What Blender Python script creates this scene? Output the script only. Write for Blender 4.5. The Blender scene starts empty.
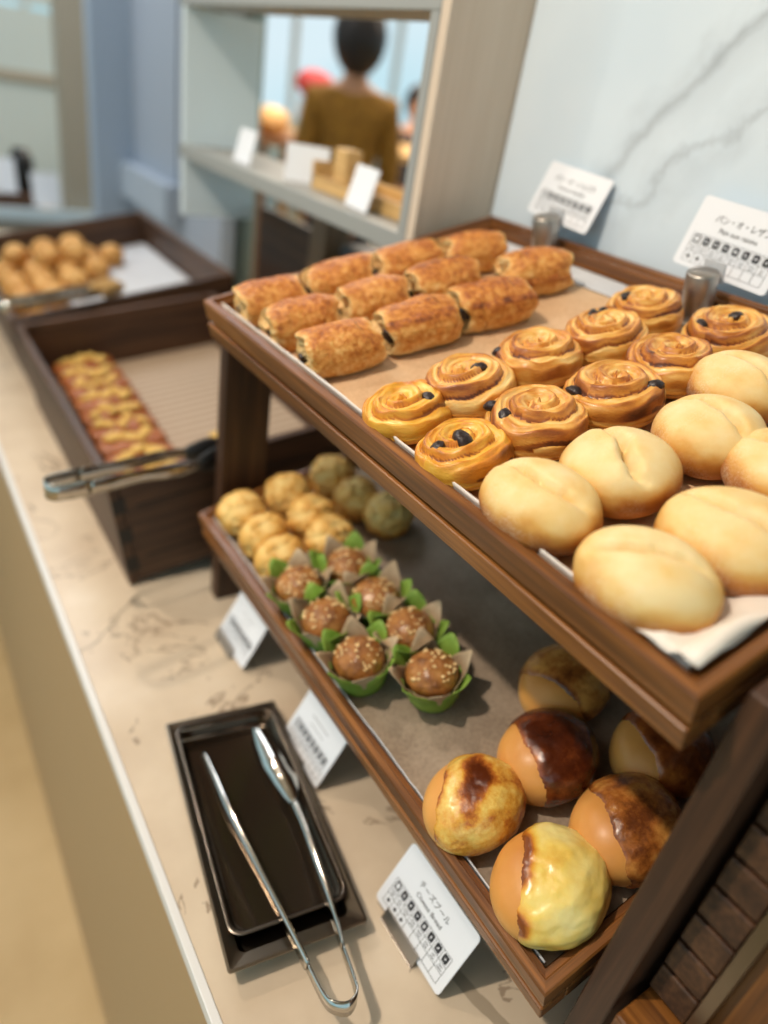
import bpy, bmesh, math, random
from mathutils import Vector, Matrix, noise
random.seed(7)
C = bpy.context.scene
PI = math.pi
col = C.collection

# ------------------------------------------------------------------ camera, world, lights, exposure
TILT = 0.2734                       # slope of the display trays
cd = bpy.data.cameras.new('camera'); cam = bpy.data.objects.new('camera', cd); col.objects.link(cam)
yaw, pit, rol = 0.6610483, 0.52180812, -0.17691186
F_ = Vector((math.sin(yaw)*math.cos(pit), math.cos(yaw)*math.cos(pit), -math.sin(pit)))
r_ = Vector((math.cos(yaw), -math.sin(yaw), 0)); d_ = F_.cross(r_)
R2 = r_*math.cos(rol)+d_*math.sin(rol); D2 = -r_*math.sin(rol)+d_*math.cos(rol)
m = Matrix((R2, -D2, -F_)).transposed().to_4x4(); m.translation = Vector((0, 0, .625))
cam.matrix_world = m
cd.sensor_fit = 'VERTICAL'; cd.sensor_height = 36; cd.lens = 712.128/1024*36
cd.clip_start = .01; cd.clip_end = 200
cd.dof.use_dof = True; cd.dof.focus_distance = .50; cd.dof.aperture_fstop = 2.2
C.camera = cam

C.view_settings.view_transform = 'Standard'; C.view_settings.look = 'None'
C.view_settings.gamma = 1; C.view_settings.use_curve_mapping = False
C.view_settings.exposure = 0.0
C.render.film_transparent = False

w = bpy.data.worlds.new('world'); C.world = w; w.use_nodes = True
nt = w.node_tree; bg = nt.nodes['Background']
tc = nt.nodes.new('ShaderNodeTexCoord'); nz = nt.nodes.new('ShaderNodeTexNoise'); cr = nt.nodes.new('ShaderNodeValToRGB')
nz.inputs['Scale'].default_value = 3.2; nz.inputs['Detail'].default_value = 2
nt.links.new(tc.outputs['Generated'], nz.inputs['Vector']); nt.links.new(nz.outputs['Fac'], cr.inputs['Fac'])
cr.color_ramp.elements[0].position = .4; cr.color_ramp.elements[0].color = (.36, .66, .76, 1)
cr.color_ramp.elements[1].position = .6; cr.color_ramp.elements[1].color = (.66, .80, .86, 1)
nt.links.new(cr.outputs['Color'], bg.inputs['Color']); bg.inputs['Strength'].default_value = 1.1

def light(kind, name, loc, target, energy, color, **kw):
    l = bpy.data.lights.new(name, kind); o = bpy.data.objects.new(name, l); col.objects.link(o)
    l.energy = energy; l.color = color
    for k, v in kw.items(): setattr(l, k, v)
    o.location = loc
    o.rotation_euler = (Vector(target)-Vector(loc)).to_track_quat('-Z', 'Y').to_euler()
    return o
WARM = (1, .86, .70)
light('SPOT', 'ceiling_spot_light', (-.72, .66, 1.85), (.42, .50, .3), 100, WARM, spot_size=1.5, spot_blend=.8, shadow_soft_size=.035)
light('SPOT', 'ceiling_spot_light', (-.45, 1.9, 1.9), (.25, 1.35, .1), 50, WARM, spot_size=1.3, spot_blend=.8, shadow_soft_size=.04)
light('AREA', 'overhead_fill_light', (-.2, .5, 1.95), (.2, .5, 0), 13, (1, .92, .84), shape='RECTANGLE', size=1.0, size_y=2.6)  # added soft fill from overhead, warms the counter and stand
light('AREA', 'overhead_fill_light', (3.0, 4.2, 1.95), (3.0, 4.2, 0), 160, (1, .88, .74), shape='RECTANGLE', size=3.0, size_y=3.0)  # added fill, brightens the room beyond the opening

light('AREA', 'overhead_fill_light', (.2, 2.9, 1.95), (.3, 3.0, 0), 30, (.86, .93, 1), shape='RECTANGLE', size=1.2, size_y=1.2)  # added cool fill, brightens the far walls and counter at upper left

# ------------------------------------------------------------------ materials
def lin(c):
    return tuple(((v/255)/12.92 if v/255 <= .04045 else ((v/255+.055)/1.055)**2.4) for v in c)+(1,)
class NT:
    def __init__(s, name, rough=.5, metal=0, spec=.5):
        s.m = bpy.data.materials.new(name); s.m.use_nodes = True; s.t = s.m.node_tree
        s.b = s.t.nodes['Principled BSDF']; s.b.inputs['Roughness'].default_value = rough
        s.b.inputs['Metallic'].default_value = metal; s.b.inputs['Specular IOR Level'].default_value = spec
        s.tc = s.t.nodes.new('ShaderNodeTexCoord')
    def n(s, ty, **kw):
        x = s.t.nodes.new(ty)
        for k, v in kw.items():
            if k in x.inputs: x.inputs[k].default_value = v
            else: setattr(x, k, v)
        return x
    def l(s, a, b): s.t.links.new(a, b)
    def coords(s, scale=(1, 1, 1), src='Object'):
        mp = s.n('ShaderNodeMapping'); mp.inputs['Scale'].default_value = scale
        s.l(s.tc.outputs[src], mp.inputs['Vector']); return mp.outputs['Vector']
    def noise(s, scale, detail=4, vec=None, rough=.55, dist=0):
        x = s.n('ShaderNodeTexNoise'); x.inputs['Scale'].default_value = scale; x.inputs['Detail'].default_value = detail
        x.inputs['Roughness'].default_value = rough; x.inputs['Distortion'].default_value = dist
        s.l(vec if vec is not None else s.coords(), x.inputs['Vector']); return x.outputs['Fac']
    def ramp(s, fac, stops):
        r = s.n('ShaderNodeValToRGB'); e = r.color_ramp.elements
        while len(e) < len(stops): e.new(.5)
        for i, (p, c) in enumerate(stops): e[i].position = p; e[i].color = c
        s.l(fac, r.inputs['Fac']); return r.outputs['Color']
    def mix(s, fac, a, b, mode='MIX'):
        x = s.n('ShaderNodeMix', data_type='RGBA', blend_type=mode)
        for v, i in ((fac, 0), (a, 6), (b, 7)):
            if hasattr(v, 'is_output'): s.l(v, x.inputs[i])
            else: x.inputs[i].default_value = v
        return x.outputs[2]
    def math(s, op, a, b=0, c=None):
        x = s.n('ShaderNodeMath', operation=op)
        for i, v in enumerate((a, b) if c is None else (a, b, c)):
            if hasattr(v, 'is_output'): s.l(v, x.inputs[i])
            else: x.inputs[i].default_value = v
        return x.outputs[0]
    def bump(s, h, strength=.4, dist=.002):
        x = s.n('ShaderNodeBump'); x.inputs['Strength'].default_value = strength; x.inputs['Distance'].default_value = dist
        s.l(h, x.inputs['Height']); s.l(x.outputs['Normal'], s.b.inputs['Normal'])
    def col(s, c):
        if hasattr(c, 'is_output'): s.l(c, s.b.inputs['Base Color'])
        else: s.b.inputs['Base Color'].default_value = c
        return s
def plain(name, rgb, rough=.5, metal=0, spec=.5):
    return NT(name, rough, metal, spec).col(lin(rgb)).m
def wood(name, dark, mid, lite, axis='Y', rough=.45, sc=1.0):
    s = NT(name, rough)
    sx = [42*sc, 42*sc, 42*sc]; sx['XYZ'.index(axis)] = 2.6*sc
    v = s.coords(tuple(sx)); n1 = s.noise(1.0, 5, v, .6, .6)
    sx2 = [260*sc]*3; sx2['XYZ'.index(axis)] = 7*sc
    n2 = s.noise(1.0, 3, s.coords(tuple(sx2)), .6)
    f = s.math('MULTIPLY_ADD', n2, .45, s.math('MULTIPLY', n1, .62))
    c = s.ramp(f, [(.32, lin(dark)), (.52, lin(mid)), (.74, lin(lite))])
    s.col(c); s.bump(f, .25, .0006); return s.m
M = {}
for ax in 'XYZ':
    M['walnut'+ax] = wood('walnut_'+ax, (44, 22, 8), (110, 66, 28), (176, 114, 54), ax, .36)
    M['legwood'+ax] = wood('shaded_leg_walnut_'+ax, (30, 17, 10), (62, 38, 23), (92, 60, 38), ax, .5)  # walnut darkened, the shade on the legs is put into the colour
    M['darkwood'+ax] = wood('dark_walnut_'+ax, (30, 19, 12), (70, 45, 29), (108, 74, 48), ax, .5)
M['ash'] = wood('ash_panel', (196, 178, 158), (206, 188, 168), (216, 200, 182), 'Z', .5, .6)
M['palewood'] = wood('pale_wood', (170, 130, 80), (205, 165, 105), (225, 190, 130), 'Y', .5)
M['steel'] = plain('brushed_steel', (176, 168, 160), .36, 1)
M['darksteel'] = plain('dark_steel', (120, 112, 104), .3, 1)
M['polished'] = plain('polished_steel', (200, 196, 188), .12, 1)
M['darkmetal'] = plain('dark_metal', (128, 118, 104), .28, 1)
M['blackgloss'] = plain('black_glossy_plastic', (86, 74, 62), .17, .85)
M['black'] = plain('black_plastic', (20, 18, 17), .4)
M['ink'] = plain('black_ink', (40, 40, 44), .7)
M['card'] = plain('white_card', (232, 234, 240), .45)
M['white'] = plain('white_laminate', (225, 224, 222), .4)
M['grey_metal'] = plain('grey_painted_metal', (150, 152, 150), .45)
M['cabinet'] = plain('beige_laminate', (178, 148, 110), .5)
M['blue_wall'] = plain('blue_grey_paint', (160, 172, 188), .6)
M['lavender'] = plain('lavender_grey_paint', (166, 172, 184), .6)
M['taupe'] = plain('taupe_paint', (160, 152, 136), .6)
M['ceiling'] = plain('ceiling_paint', (215, 205, 195), .9)
M['mustard'] = NT('mustard_cloth', .85).m
s = NT('mustard_knit', .85); s.col(s.ramp(s.noise(30, 3), [(.3, lin((120, 84, 22))), (.7, lin((164, 118, 40)))])); M['mustard'] = s.m
M['hair'] = plain('black_hair', (30, 26, 30), .5)
M['skin'] = plain('skin', (196, 146, 116), .55)
M['navy'] = plain('dark_cloth', (40, 42, 52), .8)
M['red'] = plain('red_cloth', (190, 60, 62), .7)
s = NT('curtain', .8); s.col(s.ramp(s.noise(1, 2, s.coords((30, 30, .3))), [(.35, lin((150, 172, 168))), (.65, lin((190, 208, 202)))])); M['curtain'] = s.m

def line_fac(s, vec, p0, p1, width, wob, seed):
    """soft mask of a wandering line through p0-p1 on a flat stone (object coordinates)"""
    p0, p1 = Vector(p0), Vector(p1); d = (p1-p0).normalized()
    nrm = Vector((-d.y, d.x, 0)) if abs(d.z) < .01 else Vector((0, -d.z, d.y))
    dt = s.n('ShaderNodeVectorMath', operation='DOT_PRODUCT'); s.l(vec, dt.inputs[0]); dt.inputs[1].default_value = nrm
    f = s.math('SUBTRACT', dt.outputs['Value'], nrm.dot(p0))
    ns = s.noise(9+seed, 4); f = s.math('MULTIPLY_ADD', s.math('SUBTRACT', ns, .5), wob, f)
    f = s.math('ABSOLUTE', f); f = s.math('DIVIDE', f, width)
    f = s.math('SUBTRACT', 1, f); f = s.math('MAXIMUM', f, 0)
    return f
# counter stone
s = NT('beige_stone', .32)
v = s.coords()
base = s.ramp(s.noise(7, 5), [(.3, lin((200, 180, 156))), (.55, lin((216, 198, 174))), (.8, lin((228, 214, 194)))])
vein = s.math('ABSOLUTE', s.math('SUBTRACT', s.noise(4.2, 6, None, .6, 1.2), .5))
vein = s.math('MULTIPLY', s.math('LESS_THAN', vein, .006), s.math('GREATER_THAN', s.noise(6, 2), .5))
c = s.mix(s.math('MULTIPLY', vein, .7), base, lin((140, 118, 98)))
for a, b, wd, wb, sd in (((.300, .215, 0), (.317, .139, 0), .0075, .03, 1), ((.13, .698, 0), (.185, .752, 0), .0022, .05, 3)):
    mask = s.math('MULTIPLY', s.math('GREATER_THAN', line_fac(s, v, a, b, wd, wb, sd), .15), .6)
    sp = s.n('ShaderNodeSeparateXYZ'); s.l(v, sp.inputs[0])
    lo, hi = (0, .27) if sd == 1 else (.62, .78)
    mask = s.math('MULTIPLY', mask, s.math('MULTIPLY', s.math('GREATER_THAN', sp.outputs['Y'], lo), s.math('LESS_THAN', sp.outputs['Y'], hi)))
    c = s.mix(mask, c, lin((138, 122, 102)))
s.col(c); M['stone'] = s.m
# wall marble
s = NT('white_marble', .18)
v = s.coords()
base = s.ramp(s.noise(2.4, 4), [(.3, lin((206, 219, 230))), (.7, lin((224, 233, 240)))])
c = base
for a, b, wd, wb, sd, k in (((.68, .60, .58), (.68, .46, .74), .011, .07, 1, .55), ((.68, .60, .57), (.68, .44, .76), .03, .10, 2, .25), ((.68, .50, .62), (.68, .40, .70), .006, .09, 4, .4), ((.68, .2, .6), (.68, .05, .85), .01, .1, 5, .5), ((.68, .62, .50), (.68, .50, .60), .03, .12, 6, .2)):
    c = s.mix(s.math('MULTIPLY', line_fac(s, v, a, b, wd, wb, sd), s.math('MULTIPLY', s.noise(22, 4), k*1.6)), c, lin((140, 146, 152)))
s.col(c); M['marble'] = s.m
# floor
s = NT('tan_floor', .5); s.col(s.ramp(s.noise(3, 5), [(.3, lin((186, 156, 108))), (.7, lin((210, 182, 136)))])); M['floor'] = s.m
# papers
def paper(name, a, b, rough=.6):
    s = NT(name, rough); n1 = s.noise(300, 3); n2 = s.noise(18, 4)
    f = s.math('MULTIPLY_ADD', n1, .4, s.math('MULTIPLY', n2, .6))
    s.col(s.ramp(f, [(.35, lin(a)), (.65, lin(b))])); s.bump(n1, .3, .0004); return s.m
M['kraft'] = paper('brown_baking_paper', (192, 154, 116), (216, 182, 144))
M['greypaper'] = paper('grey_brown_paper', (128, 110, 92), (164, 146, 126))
M['whitepaper'] = paper('white_paper', (222, 214, 206), (236, 230, 224))
M['bluepaper'] = paper('pale_paper', (190, 192, 198), (206, 208, 212))
s = NT('wax_paper', .5); s.col(lin((236, 226, 214))); s.b.inputs['Transmission Weight'].default_value = 0; s.b.inputs['Subsurface Weight'].default_value = 0
M['wax'] = s.m
s = NT('slatted_mat', .6); wv = s.n('ShaderNodeTexWave'); wv.inputs['Scale'].default_value = 14; wv.inputs['Distortion'].default_value = .3; wv.bands_direction = 'Y'
s.l(s.coords(), wv.inputs['Vector']); s.col(s.ramp(wv.outputs['Fac'], [(.1, lin((150, 128, 106))), (.8, lin((180, 160, 138)))])); M['mat'] = s.m

def bread(name, stops, fine=90, amp=.25, rough=.45, bstr=.5, bscale=160, bdist=.0012, vary=.25, coat=0, stretch=(1, 1, 1), floury=0):
    s = NT(name, rough, 0, .35)
    at = s.n('ShaderNodeAttribute', attribute_name='tone')
    mn = s.noise(fine, 6, s.coords(stretch), .65)
    oi = s.n('ShaderNodeObjectInfo')
    f = s.math('MULTIPLY_ADD', s.math('SUBTRACT', mn, .5), amp*2, at.outputs['Fac'])
    mf = s.noise(fine*4.5, 4, s.coords(stretch), .7); f = s.math('MULTIPLY_ADD', s.math('SUBTRACT', mf, .5), amp*1.3, f)
    big = s.noise(22, 3); f = s.math('MULTIPLY_ADD', s.math('SUBTRACT', big, .5), vary, f)
    f = s.math('MULTIPLY_ADD', s.math('SUBTRACT', oi.outputs['Random'], .5), .10, f)
    c = s.ramp(f, [(p, lin(q)) for p, q in stops])
    if floury:
        fl = s.math('MULTIPLY', s.math('SUBTRACT', s.noise(900, 3), .42), 3.0)
        fl = s.math('MULTIPLY', fl, s.math('MULTIPLY', s.math('MAXIMUM', s.math('MULTIPLY', s.math('SUBTRACT', s.noise(26, 4), .46), 4.0), 0), floury)); fl = s.math('MINIMUM', s.math('MAXIMUM', fl, 0), .75)
        c = s.mix(fl, c, lin((246, 236, 214)))
    s.col(c)
    s.bump(s.noise(bscale, 6, s.coords(stretch), .6), bstr, bdist)
    s.b.inputs['Coat Weight'].default_value = coat; s.b.inputs['Coat Roughness'].default_value = .25
    s.b.inputs['Subsurface Weight'].default_value = .08; s.b.inputs['Subsurface Radius'].default_value = (.006, .003, .001)
    s.b.inputs['Subsurface Scale'].default_value = 1
    return s.m
M['choc'] = bread('flaky_chocolate_roll', [(0, (238, 200, 138)), (.28, (222, 162, 84)), (.52, (202, 126, 48)), (.76, (168, 90, 30)), (1, (110, 54, 20))], 150, .42, .42, .95, 260, .0024, .5, .12)
M['swirl'] = bread('swirled_pastry', [(0, (244, 212, 140)), (.28, (232, 178, 92)), (.52, (208, 136, 52)), (.76, (160, 88, 32)), (1, (92, 46, 20))], 90, .16, .36, .6, 260, .0012, .22, .3, (1, 1, 3))
M['swirl_pale'] = bread('yellow_swirled_pastry', [(0, (246, 212, 118)), (.4, (232, 172, 60)), (.7, (208, 128, 34)), (1, (130, 70, 24))], 90, .16, .36, .6, 260, .0012, .22, .3, (1, 1, 3))
M['bun'] = bread('pale_floury_bun', [(0, (236, 212, 158)), (.25, (232, 196, 128)), (.5, (220, 166, 86)), (.75, (196, 126, 52)), (1, (150, 86, 34))], 36, .14, .5, .3, 420, .0008, .42, 0, (1, 1, 1), .6)
M['puff'] = bread('pale_puff', [(0, (240, 206, 134)), (.4, (224, 172, 88)), (.7, (192, 128, 52)), (1, (130, 78, 32))], 80, .28, .5, .8, 200, .002, .4)
M['muffin'] = bread('glazed_muffin_top', [(0, (204, 150, 86)), (.35, (172, 112, 54)), (.7, (130, 78, 36)), (1, (84, 46, 22))], 120, .35, .38, 1.0, 240, .0026, .3, .3)
M['softbun'] = bread('smooth_tan_bun', [(0, (238, 192, 122)), (.4, (224, 160, 84)), (.75, (202, 130, 58)), (1, (150, 88, 36))], 40, .06, .42, .12, 500, .0004, .2, .1)
M['cheese_pale'] = bread('melted_yellow_cheese', [(0, (246, 226, 146)), (.35, (240, 206, 104)), (.62, (226, 166, 62)), (.8, (190, 112, 38)), (1, (130, 66, 22))], 60, .14, .25, .35, 120, .0014, .3, .5)
M['cheese_mid'] = bread('toasted_cheese', [(0, (240, 206, 112)), (.3, (222, 160, 62)), (.5, (186, 108, 40)), (.68, (134, 66, 24)), (1, (88, 38, 14))], 48, .5, .22, .6, 140, .002, .5, .6)
M['cheese_dark'] = bread('dark_burnt_cheese', [(0, (196, 116, 46)), (.3, (140, 70, 28)), (.6, (88, 38, 16)), (1, (50, 20, 10))], 48, .35, .16, .5, 120, .002, .4, .8)
M['cheese_brown'] = bread('brown_streaked_cheese', [(0, (214, 152, 76)), (.35, (166, 98, 42)), (.6, (112, 60, 26)), (1, (66, 32, 14))], 40, .5, .22, .6, 120, .002, .5, .6)
M['nutbar'] = bread('brown_nut_slice', [(0, (196, 124, 62)), (.5, (158, 88, 40)), (1, (110, 58, 26))], 120, .25, .4, .8, 200, .0016, .3, .2)
M['golden'] = bread('golden_ball', [(0, (232, 184, 112)), (.5, (206, 148, 78)), (1, (160, 100, 46))], 60, .3, .45, .5, 150, .0016, .3)
M['walnut_nut'] = bread('walnut_half', [(0, (236, 204, 120)), (1, (200, 156, 76))], 200, .25, .5, .8, 400, .0015)
M['raisin'] = NT('dark_raisin', .35).m
s = NT('raisin', .35); s.col(s.ramp(s.noise(200, 3), [(.3, lin((20, 12, 12))), (.7, lin((52, 34, 32)))])); s.bump(s.noise(220, 3), .9, .002); M['raisin'] = s.m
M['chocolate'] = plain('chocolate', (36, 20, 14), .4)
M['sugar'] = plain('sugar_grain', (238, 206, 150), .35)
s = NT('green_paper', .6); s.col(s.ramp(s.noise(40, 3), [(.3, lin((108, 142, 48))), (.7, lin((146, 176, 72)))])); M['green'] = s.m
s = NT('brown_tissue', .7); s.col(s.ramp(s.noise(40, 3), [(.3, lin((168, 142, 112))), (.7, lin((202, 178, 146)))])); M['brownpaper'] = s.m

# ------------------------------------------------------------------ helpers
def tag(o, label=None, cat=None, group=None, kind=None):
    if label: o['label'] = label
    if cat: o['category'] = cat
    if group: o['group'] = group
    if kind: o['kind'] = kind
    return o
def link_mesh(name, me, mat, parent=None, smooth=True):
    o = bpy.data.objects.new(name, me); col.objects.link(o)
    if mat is not None: me.materials.append(mat)
    if smooth:
        for p in me.polygons: p.use_smooth = True
    if parent: o.parent = parent
    return o
def empty(name, loc=(0, 0, 0), label=None, cat=None, group=None, rot=(0, 0, 0)):
    o = bpy.data.objects.new(name, None); col.objects.link(o); o.location = loc; o.rotation_euler = rot
    o.empty_display_size = .02
    return tag(o, label, cat, group)
class MB:
    """collects shapes for one mesh"""
    def __init__(s): s.v = []; s.f = []
    def add(s, vs, fs):
        b = len(s.v); s.v += [tuple(q) for q in vs]; s.f += [tuple(i+b for i in f) for f in fs]; return s
    def box(s, x0, x1, y0, y1, z0, z1, bev=0):
        if bev <= 0:
            vs = [(x, y, z) for x in (x0, x1) for y in (y0, y1) for z in (z0, z1)]
            return s.add(vs, [(0, 1, 3, 2), (4, 6, 7, 5), (0, 4, 5, 1), (2, 3, 7, 6), (0, 2, 6, 4), (1, 5, 7, 3)])
        bm = bmesh.new(); bmesh.ops.create_cube(bm, size=1)
        for q in bm.verts: q.co = Vector(((x0+x1)/2+q.co.x*(x1-x0), (y0+y1)/2+q.co.y*(y1-y0), (z0+z1)/2+q.co.z*(z1-z0)))
        bmesh.ops.bevel(bm, geom=list(bm.edges), offset=bev, segments=2, affect='EDGES', profile=.7)
        bm.verts.ensure_lookup_table(); vs = [tuple(q.co) for q in bm.verts]; fs = [tuple(q.index for q in f.verts) for f in bm.faces]
        bm.free(); return s.add(vs, fs)
    def grid(s, fn, nu, nv, closed_u=False, closed_v=False):
        vs = [fn(i/(nu if closed_u else nu-1), j/(nv if closed_v else nv-1)) for i in range(nu) for j in range(nv)]
        fs = []
        for i in range(nu if closed_u else nu-1):
            for j in range(nv if closed_v else nv-1):
                a, b = i, (i+1) % nu; c_, d = j, (j+1) % nv
                fs.append((a*nv+c_, b*nv+c_, b*nv+d, a*nv+d))
        return s.add(vs, fs)
    def lathe(s, prof, n=32, c=(0, 0, 0), cap=True):
        vs = []; fs = []
        for r, z in prof:
            for k in range(n): a = 2*PI*k/n; vs.append((c[0]+r*math.cos(a), c[1]+r*math.sin(a), c[2]+z))
        for i in range(len(prof)-1):
            for k in range(n): k2 = (k+1) % n; fs.append((i*n+k, i*n+k2, (i+1)*n+k2, (i+1)*n+k))
        if cap: fs.append(tuple(range(n))[::-1]); fs.append(tuple((len(prof)-1)*n+k for k in range(n)))
        return s.add(vs, fs)
    def ribbon(s, pts, wid, th):
        """flat strip swept along pts; wid = list of half-height vectors, th = half thickness"""
        n = len(pts); vs = []; fs = []
        P = [Vector(p) for p in pts]
        for i in range(n):
            t = (P[min(i+1, n-1)]-P[max(i-1, 0)]).normalized(); u = Vector(wid[i]); side = t.cross(u).normalized()*th
            for a, b in ((1, 1), (1, -1), (-1, -1), (-1, 1)): vs.append(tuple(P[i]+u*a+side*b))
        for i in range(n-1):
            for k in range(4): k2 = (k+1) % 4; fs.append((i*4+k, i*4+k2, (i+1)*4+k2, (i+1)*4+k))
        fs.append((0, 1, 2, 3)[::-1]); fs.append(tuple((n-1)*4+k for k in range(4)))
        return s.add(vs, fs)
    def build(s, name, mat, parent=None, smooth=False, bev=0, kind=None):
        me = bpy.data.meshes.new(name); me.from_pydata(s.v, [], s.f); me.update()
        bm = bmesh.new(); bm.from_mesh(me); bmesh.ops.recalc_face_normals(bm, faces=bm.faces); bm.to_mesh(me); bm.free()
        o = link_mesh(name, me, mat, parent, smooth)
        if bev:
            md = o.modifiers.new('bevel', 'BEVEL'); md.width = bev; md.segments = 2; md.limit_method = 'ANGLE'
        if kind: o['kind'] = kind
        return o
def spline(pts, n):
    """catmull-rom resample"""
    P = [Vector(p) for p in pts]; P = [P[0]*2-P[1]]+P+[P[-1]*2-P[-2]]; out = []
    for i in range(n):
        t = i/(n-1)*(len(P)-3); k = min(int(t), len(P)-4); f = t-k
        a, b, c_, d = P[k:k+4]
        out.append(.5*((2*b)+(c_-a)*f+(2*a-5*b+4*c_-d)*f*f+(3*b-a-3*c_+d)*f**3))
    return out
def tone_attr(me, vals):
    a = me.attributes.new('tone', 'FLOAT', 'POINT'); a.data.foreach_set('value', vals)
def N(x, y, z, s=1.0, seed=0): return noise.noise(Vector((x*s+seed*7.3, y*s-seed*3.1, z*s+seed*1.7)))
def FB(x, y, z, s=1.0, seed=0, o=3):
    r = 0; a = 1; t = 0
    for k in range(o): r += a*N(x, y, z, s*2**k, seed+k); t += a; a *= .5
    return r/t
def blob(nt_, nr, fn):
    """closed skin over a pole-to-pole grid; fn(theta, phi) -> (x, y, z, tone)"""
    vs = []; tn = []; fs = []
    x = fn(0, 0); vs.append(x[:3]); tn.append(x[3])
    for j in range(1, nr):
        ph = PI*j/nr
        for i in range(nt_):
            x = fn(2*PI*i/nt_, ph); vs.append(x[:3]); tn.append(x[3])
    x = fn(0, PI); vs.append(x[:3]); tn.append(x[3]); last = len(vs)-1
    for i in range(nt_): fs.append((0, 1+i, 1+(i+1) % nt_)); b = 1+(nr-2)*nt_; fs.append((last, b+(i+1) % nt_, b+i))
    for j in range(nr-2):
        a = 1+j*nt_; b = a+nt_
        for i in range(nt_): i2 = (i+1) % nt_; fs.append((a+i, b+i, b+i2, a+i2))
    me = bpy.data.meshes.new('m'); me.from_pydata(vs, [], fs); me.update(); tone_attr(me, tn)
    return me

def slope_mat(x0, z0, tilt):
    return Matrix.Translation((x0, 0, z0)) @ Matrix.Rotation(-tilt, 4, 'Y')
TOP = slope_mat(.2775, .4125, TILT); LOW = slope_mat(.2775, .149, TILT)
CR1 = slope_mat(.213, 0.002, math.radians(9)); CR2 = slope_mat(.218, 0.002, math.radians(12))
def place(o, S, u, y, n, rz=0, tip=0):
    o.matrix_world = S @ Matrix.Translation((u, y, n)) @ Matrix.Rotation(rz, 4, 'Z') @ Matrix.Rotation(tip, 4, 'X')
    return o

# ------------------------------------------------------------------ the setting
tag(MB().box(-14, 30, -14, 34, -.95, -.9).build('floor', M['floor']), kind='structure')
tag(MB().box(-2.6, 6.5, -2.0, 9.5, 2.0, 2.05).build('ceiling', M['ceiling']), kind='structure')
tag(MB().box(.68, .72, -1.6, .76, -.9, 2.0).build('wall_back', M['marble']), kind='structure')
tag(MB().box(.561, .72, .762, .778, .0, 2.0).build('trim_1', M['ash']), kind='structure')
# a wall end with a blue-grey recess, taupe pier and ledge, far left
tag(MB().box(.852, .90, 2.5, 2.97, -.9, 2.0).build('wall_right', M['lavender']), kind='structure')
tag(MB().box(.90, 1.0, 1.9, 2.5, .9, .901).box(.86, .90, 2.12, 2.5, -.9, 2.0).build('wall_side', M['lavender']), kind='structure')
tag(MB().box(.716, 1.05, 2.972, 3.05, -.9, 2.0).build('wall_far', M['blue_wall']), kind='structure')
tag(MB().box(.70, .845, 3.40, 3.5, -.9, 2.0).build('trim_2', M['taupe']), kind='structure')
tag(MB().box(.80, .851, 2.45, 2.97, .16, .272).build('trim_3', plain('ledge_paint', (176, 184, 196), .5)), kind='structure')

# serving counter (worktop, white edge, front panel)
cnt = empty('serving_counter', (.117, .6, -.9), 'long serving counter topped with beige veined stone and a white front edge', 'counter')
def cpart(name, mb, mat, **k):
    o = mb.build(name, mat, None, **k); o.parent = cnt; o.matrix_parent_inverse = Matrix.Translation((-.117, -.6, .9)); return o
cpart('worktop', MB().box(.1245, .678, -1.6, 3.0, -.024, 0).box(.678, .84, .78, 3.0, -.024, 0), M['stone'])
cpart('edge_strip', MB().box(.1165, .1243, -1.6, 3.0, -.016, .0005), M['white'], bev=.001)
fp = cpart('front_panel', MB().box(.1185, .124, -1.6, 3.0, -.9, -.0165), M['cabinet'])
cpart('cabinet_body', MB().box(.1245, .678, -1.59, 2.99, -.88, -.0245).box(.679, .83, .78, 2.99, -.88, -.0245), M['cabinet'])

# ------------------------------------------------------------------ display stand
Y0, Y1, UW = .103, .727, .389
st = empty('display_stand', (.45, .415, 0), 'two-tier walnut display stand on the stone counter holding the bread trays', 'display stand')
def child(o, par):
    o.parent = par; o.matrix_parent_inverse = Matrix.Translation(-par.location); return o
def legz(x, slope0=.385): return slope0+math.tan(TILT)*(x-.2775)
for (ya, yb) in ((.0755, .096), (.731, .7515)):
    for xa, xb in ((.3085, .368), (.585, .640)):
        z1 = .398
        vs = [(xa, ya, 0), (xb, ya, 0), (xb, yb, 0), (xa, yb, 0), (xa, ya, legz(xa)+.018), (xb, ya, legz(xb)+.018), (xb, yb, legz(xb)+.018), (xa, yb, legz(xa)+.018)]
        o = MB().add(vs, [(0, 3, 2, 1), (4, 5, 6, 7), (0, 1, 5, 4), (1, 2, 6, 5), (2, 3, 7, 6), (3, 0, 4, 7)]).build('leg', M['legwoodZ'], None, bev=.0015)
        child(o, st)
for S in (TOP, LOW):
    mb = MB(); a, b = -.0410, -.0250
    mb.box(-.0012, .022, Y0, Y1, a, b); mb.box(UW-.022, UW-.0005, Y0, Y1, a, b)
    mb.box(.0221, UW-.0221, Y0, Y0+.022, a, b); mb.box(.0221, UW-.0221, Y1-.022, Y1, a, b)
    mb.box(.004, .02, Y0+.004, Y1-.004, b, -.0222)
    mb.box(.0225, UW-.0225, .40, .42, a, b)
    o = mb.build('support_frame', M['walnutY'], None, bev=.0015); o.matrix_world = S; child(o, st)
o = MB().box(.606, .618, .0965, .7305, .06, .10).build('stretcher', M['walnutY'], None, bev=.001); child(o, st)

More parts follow.
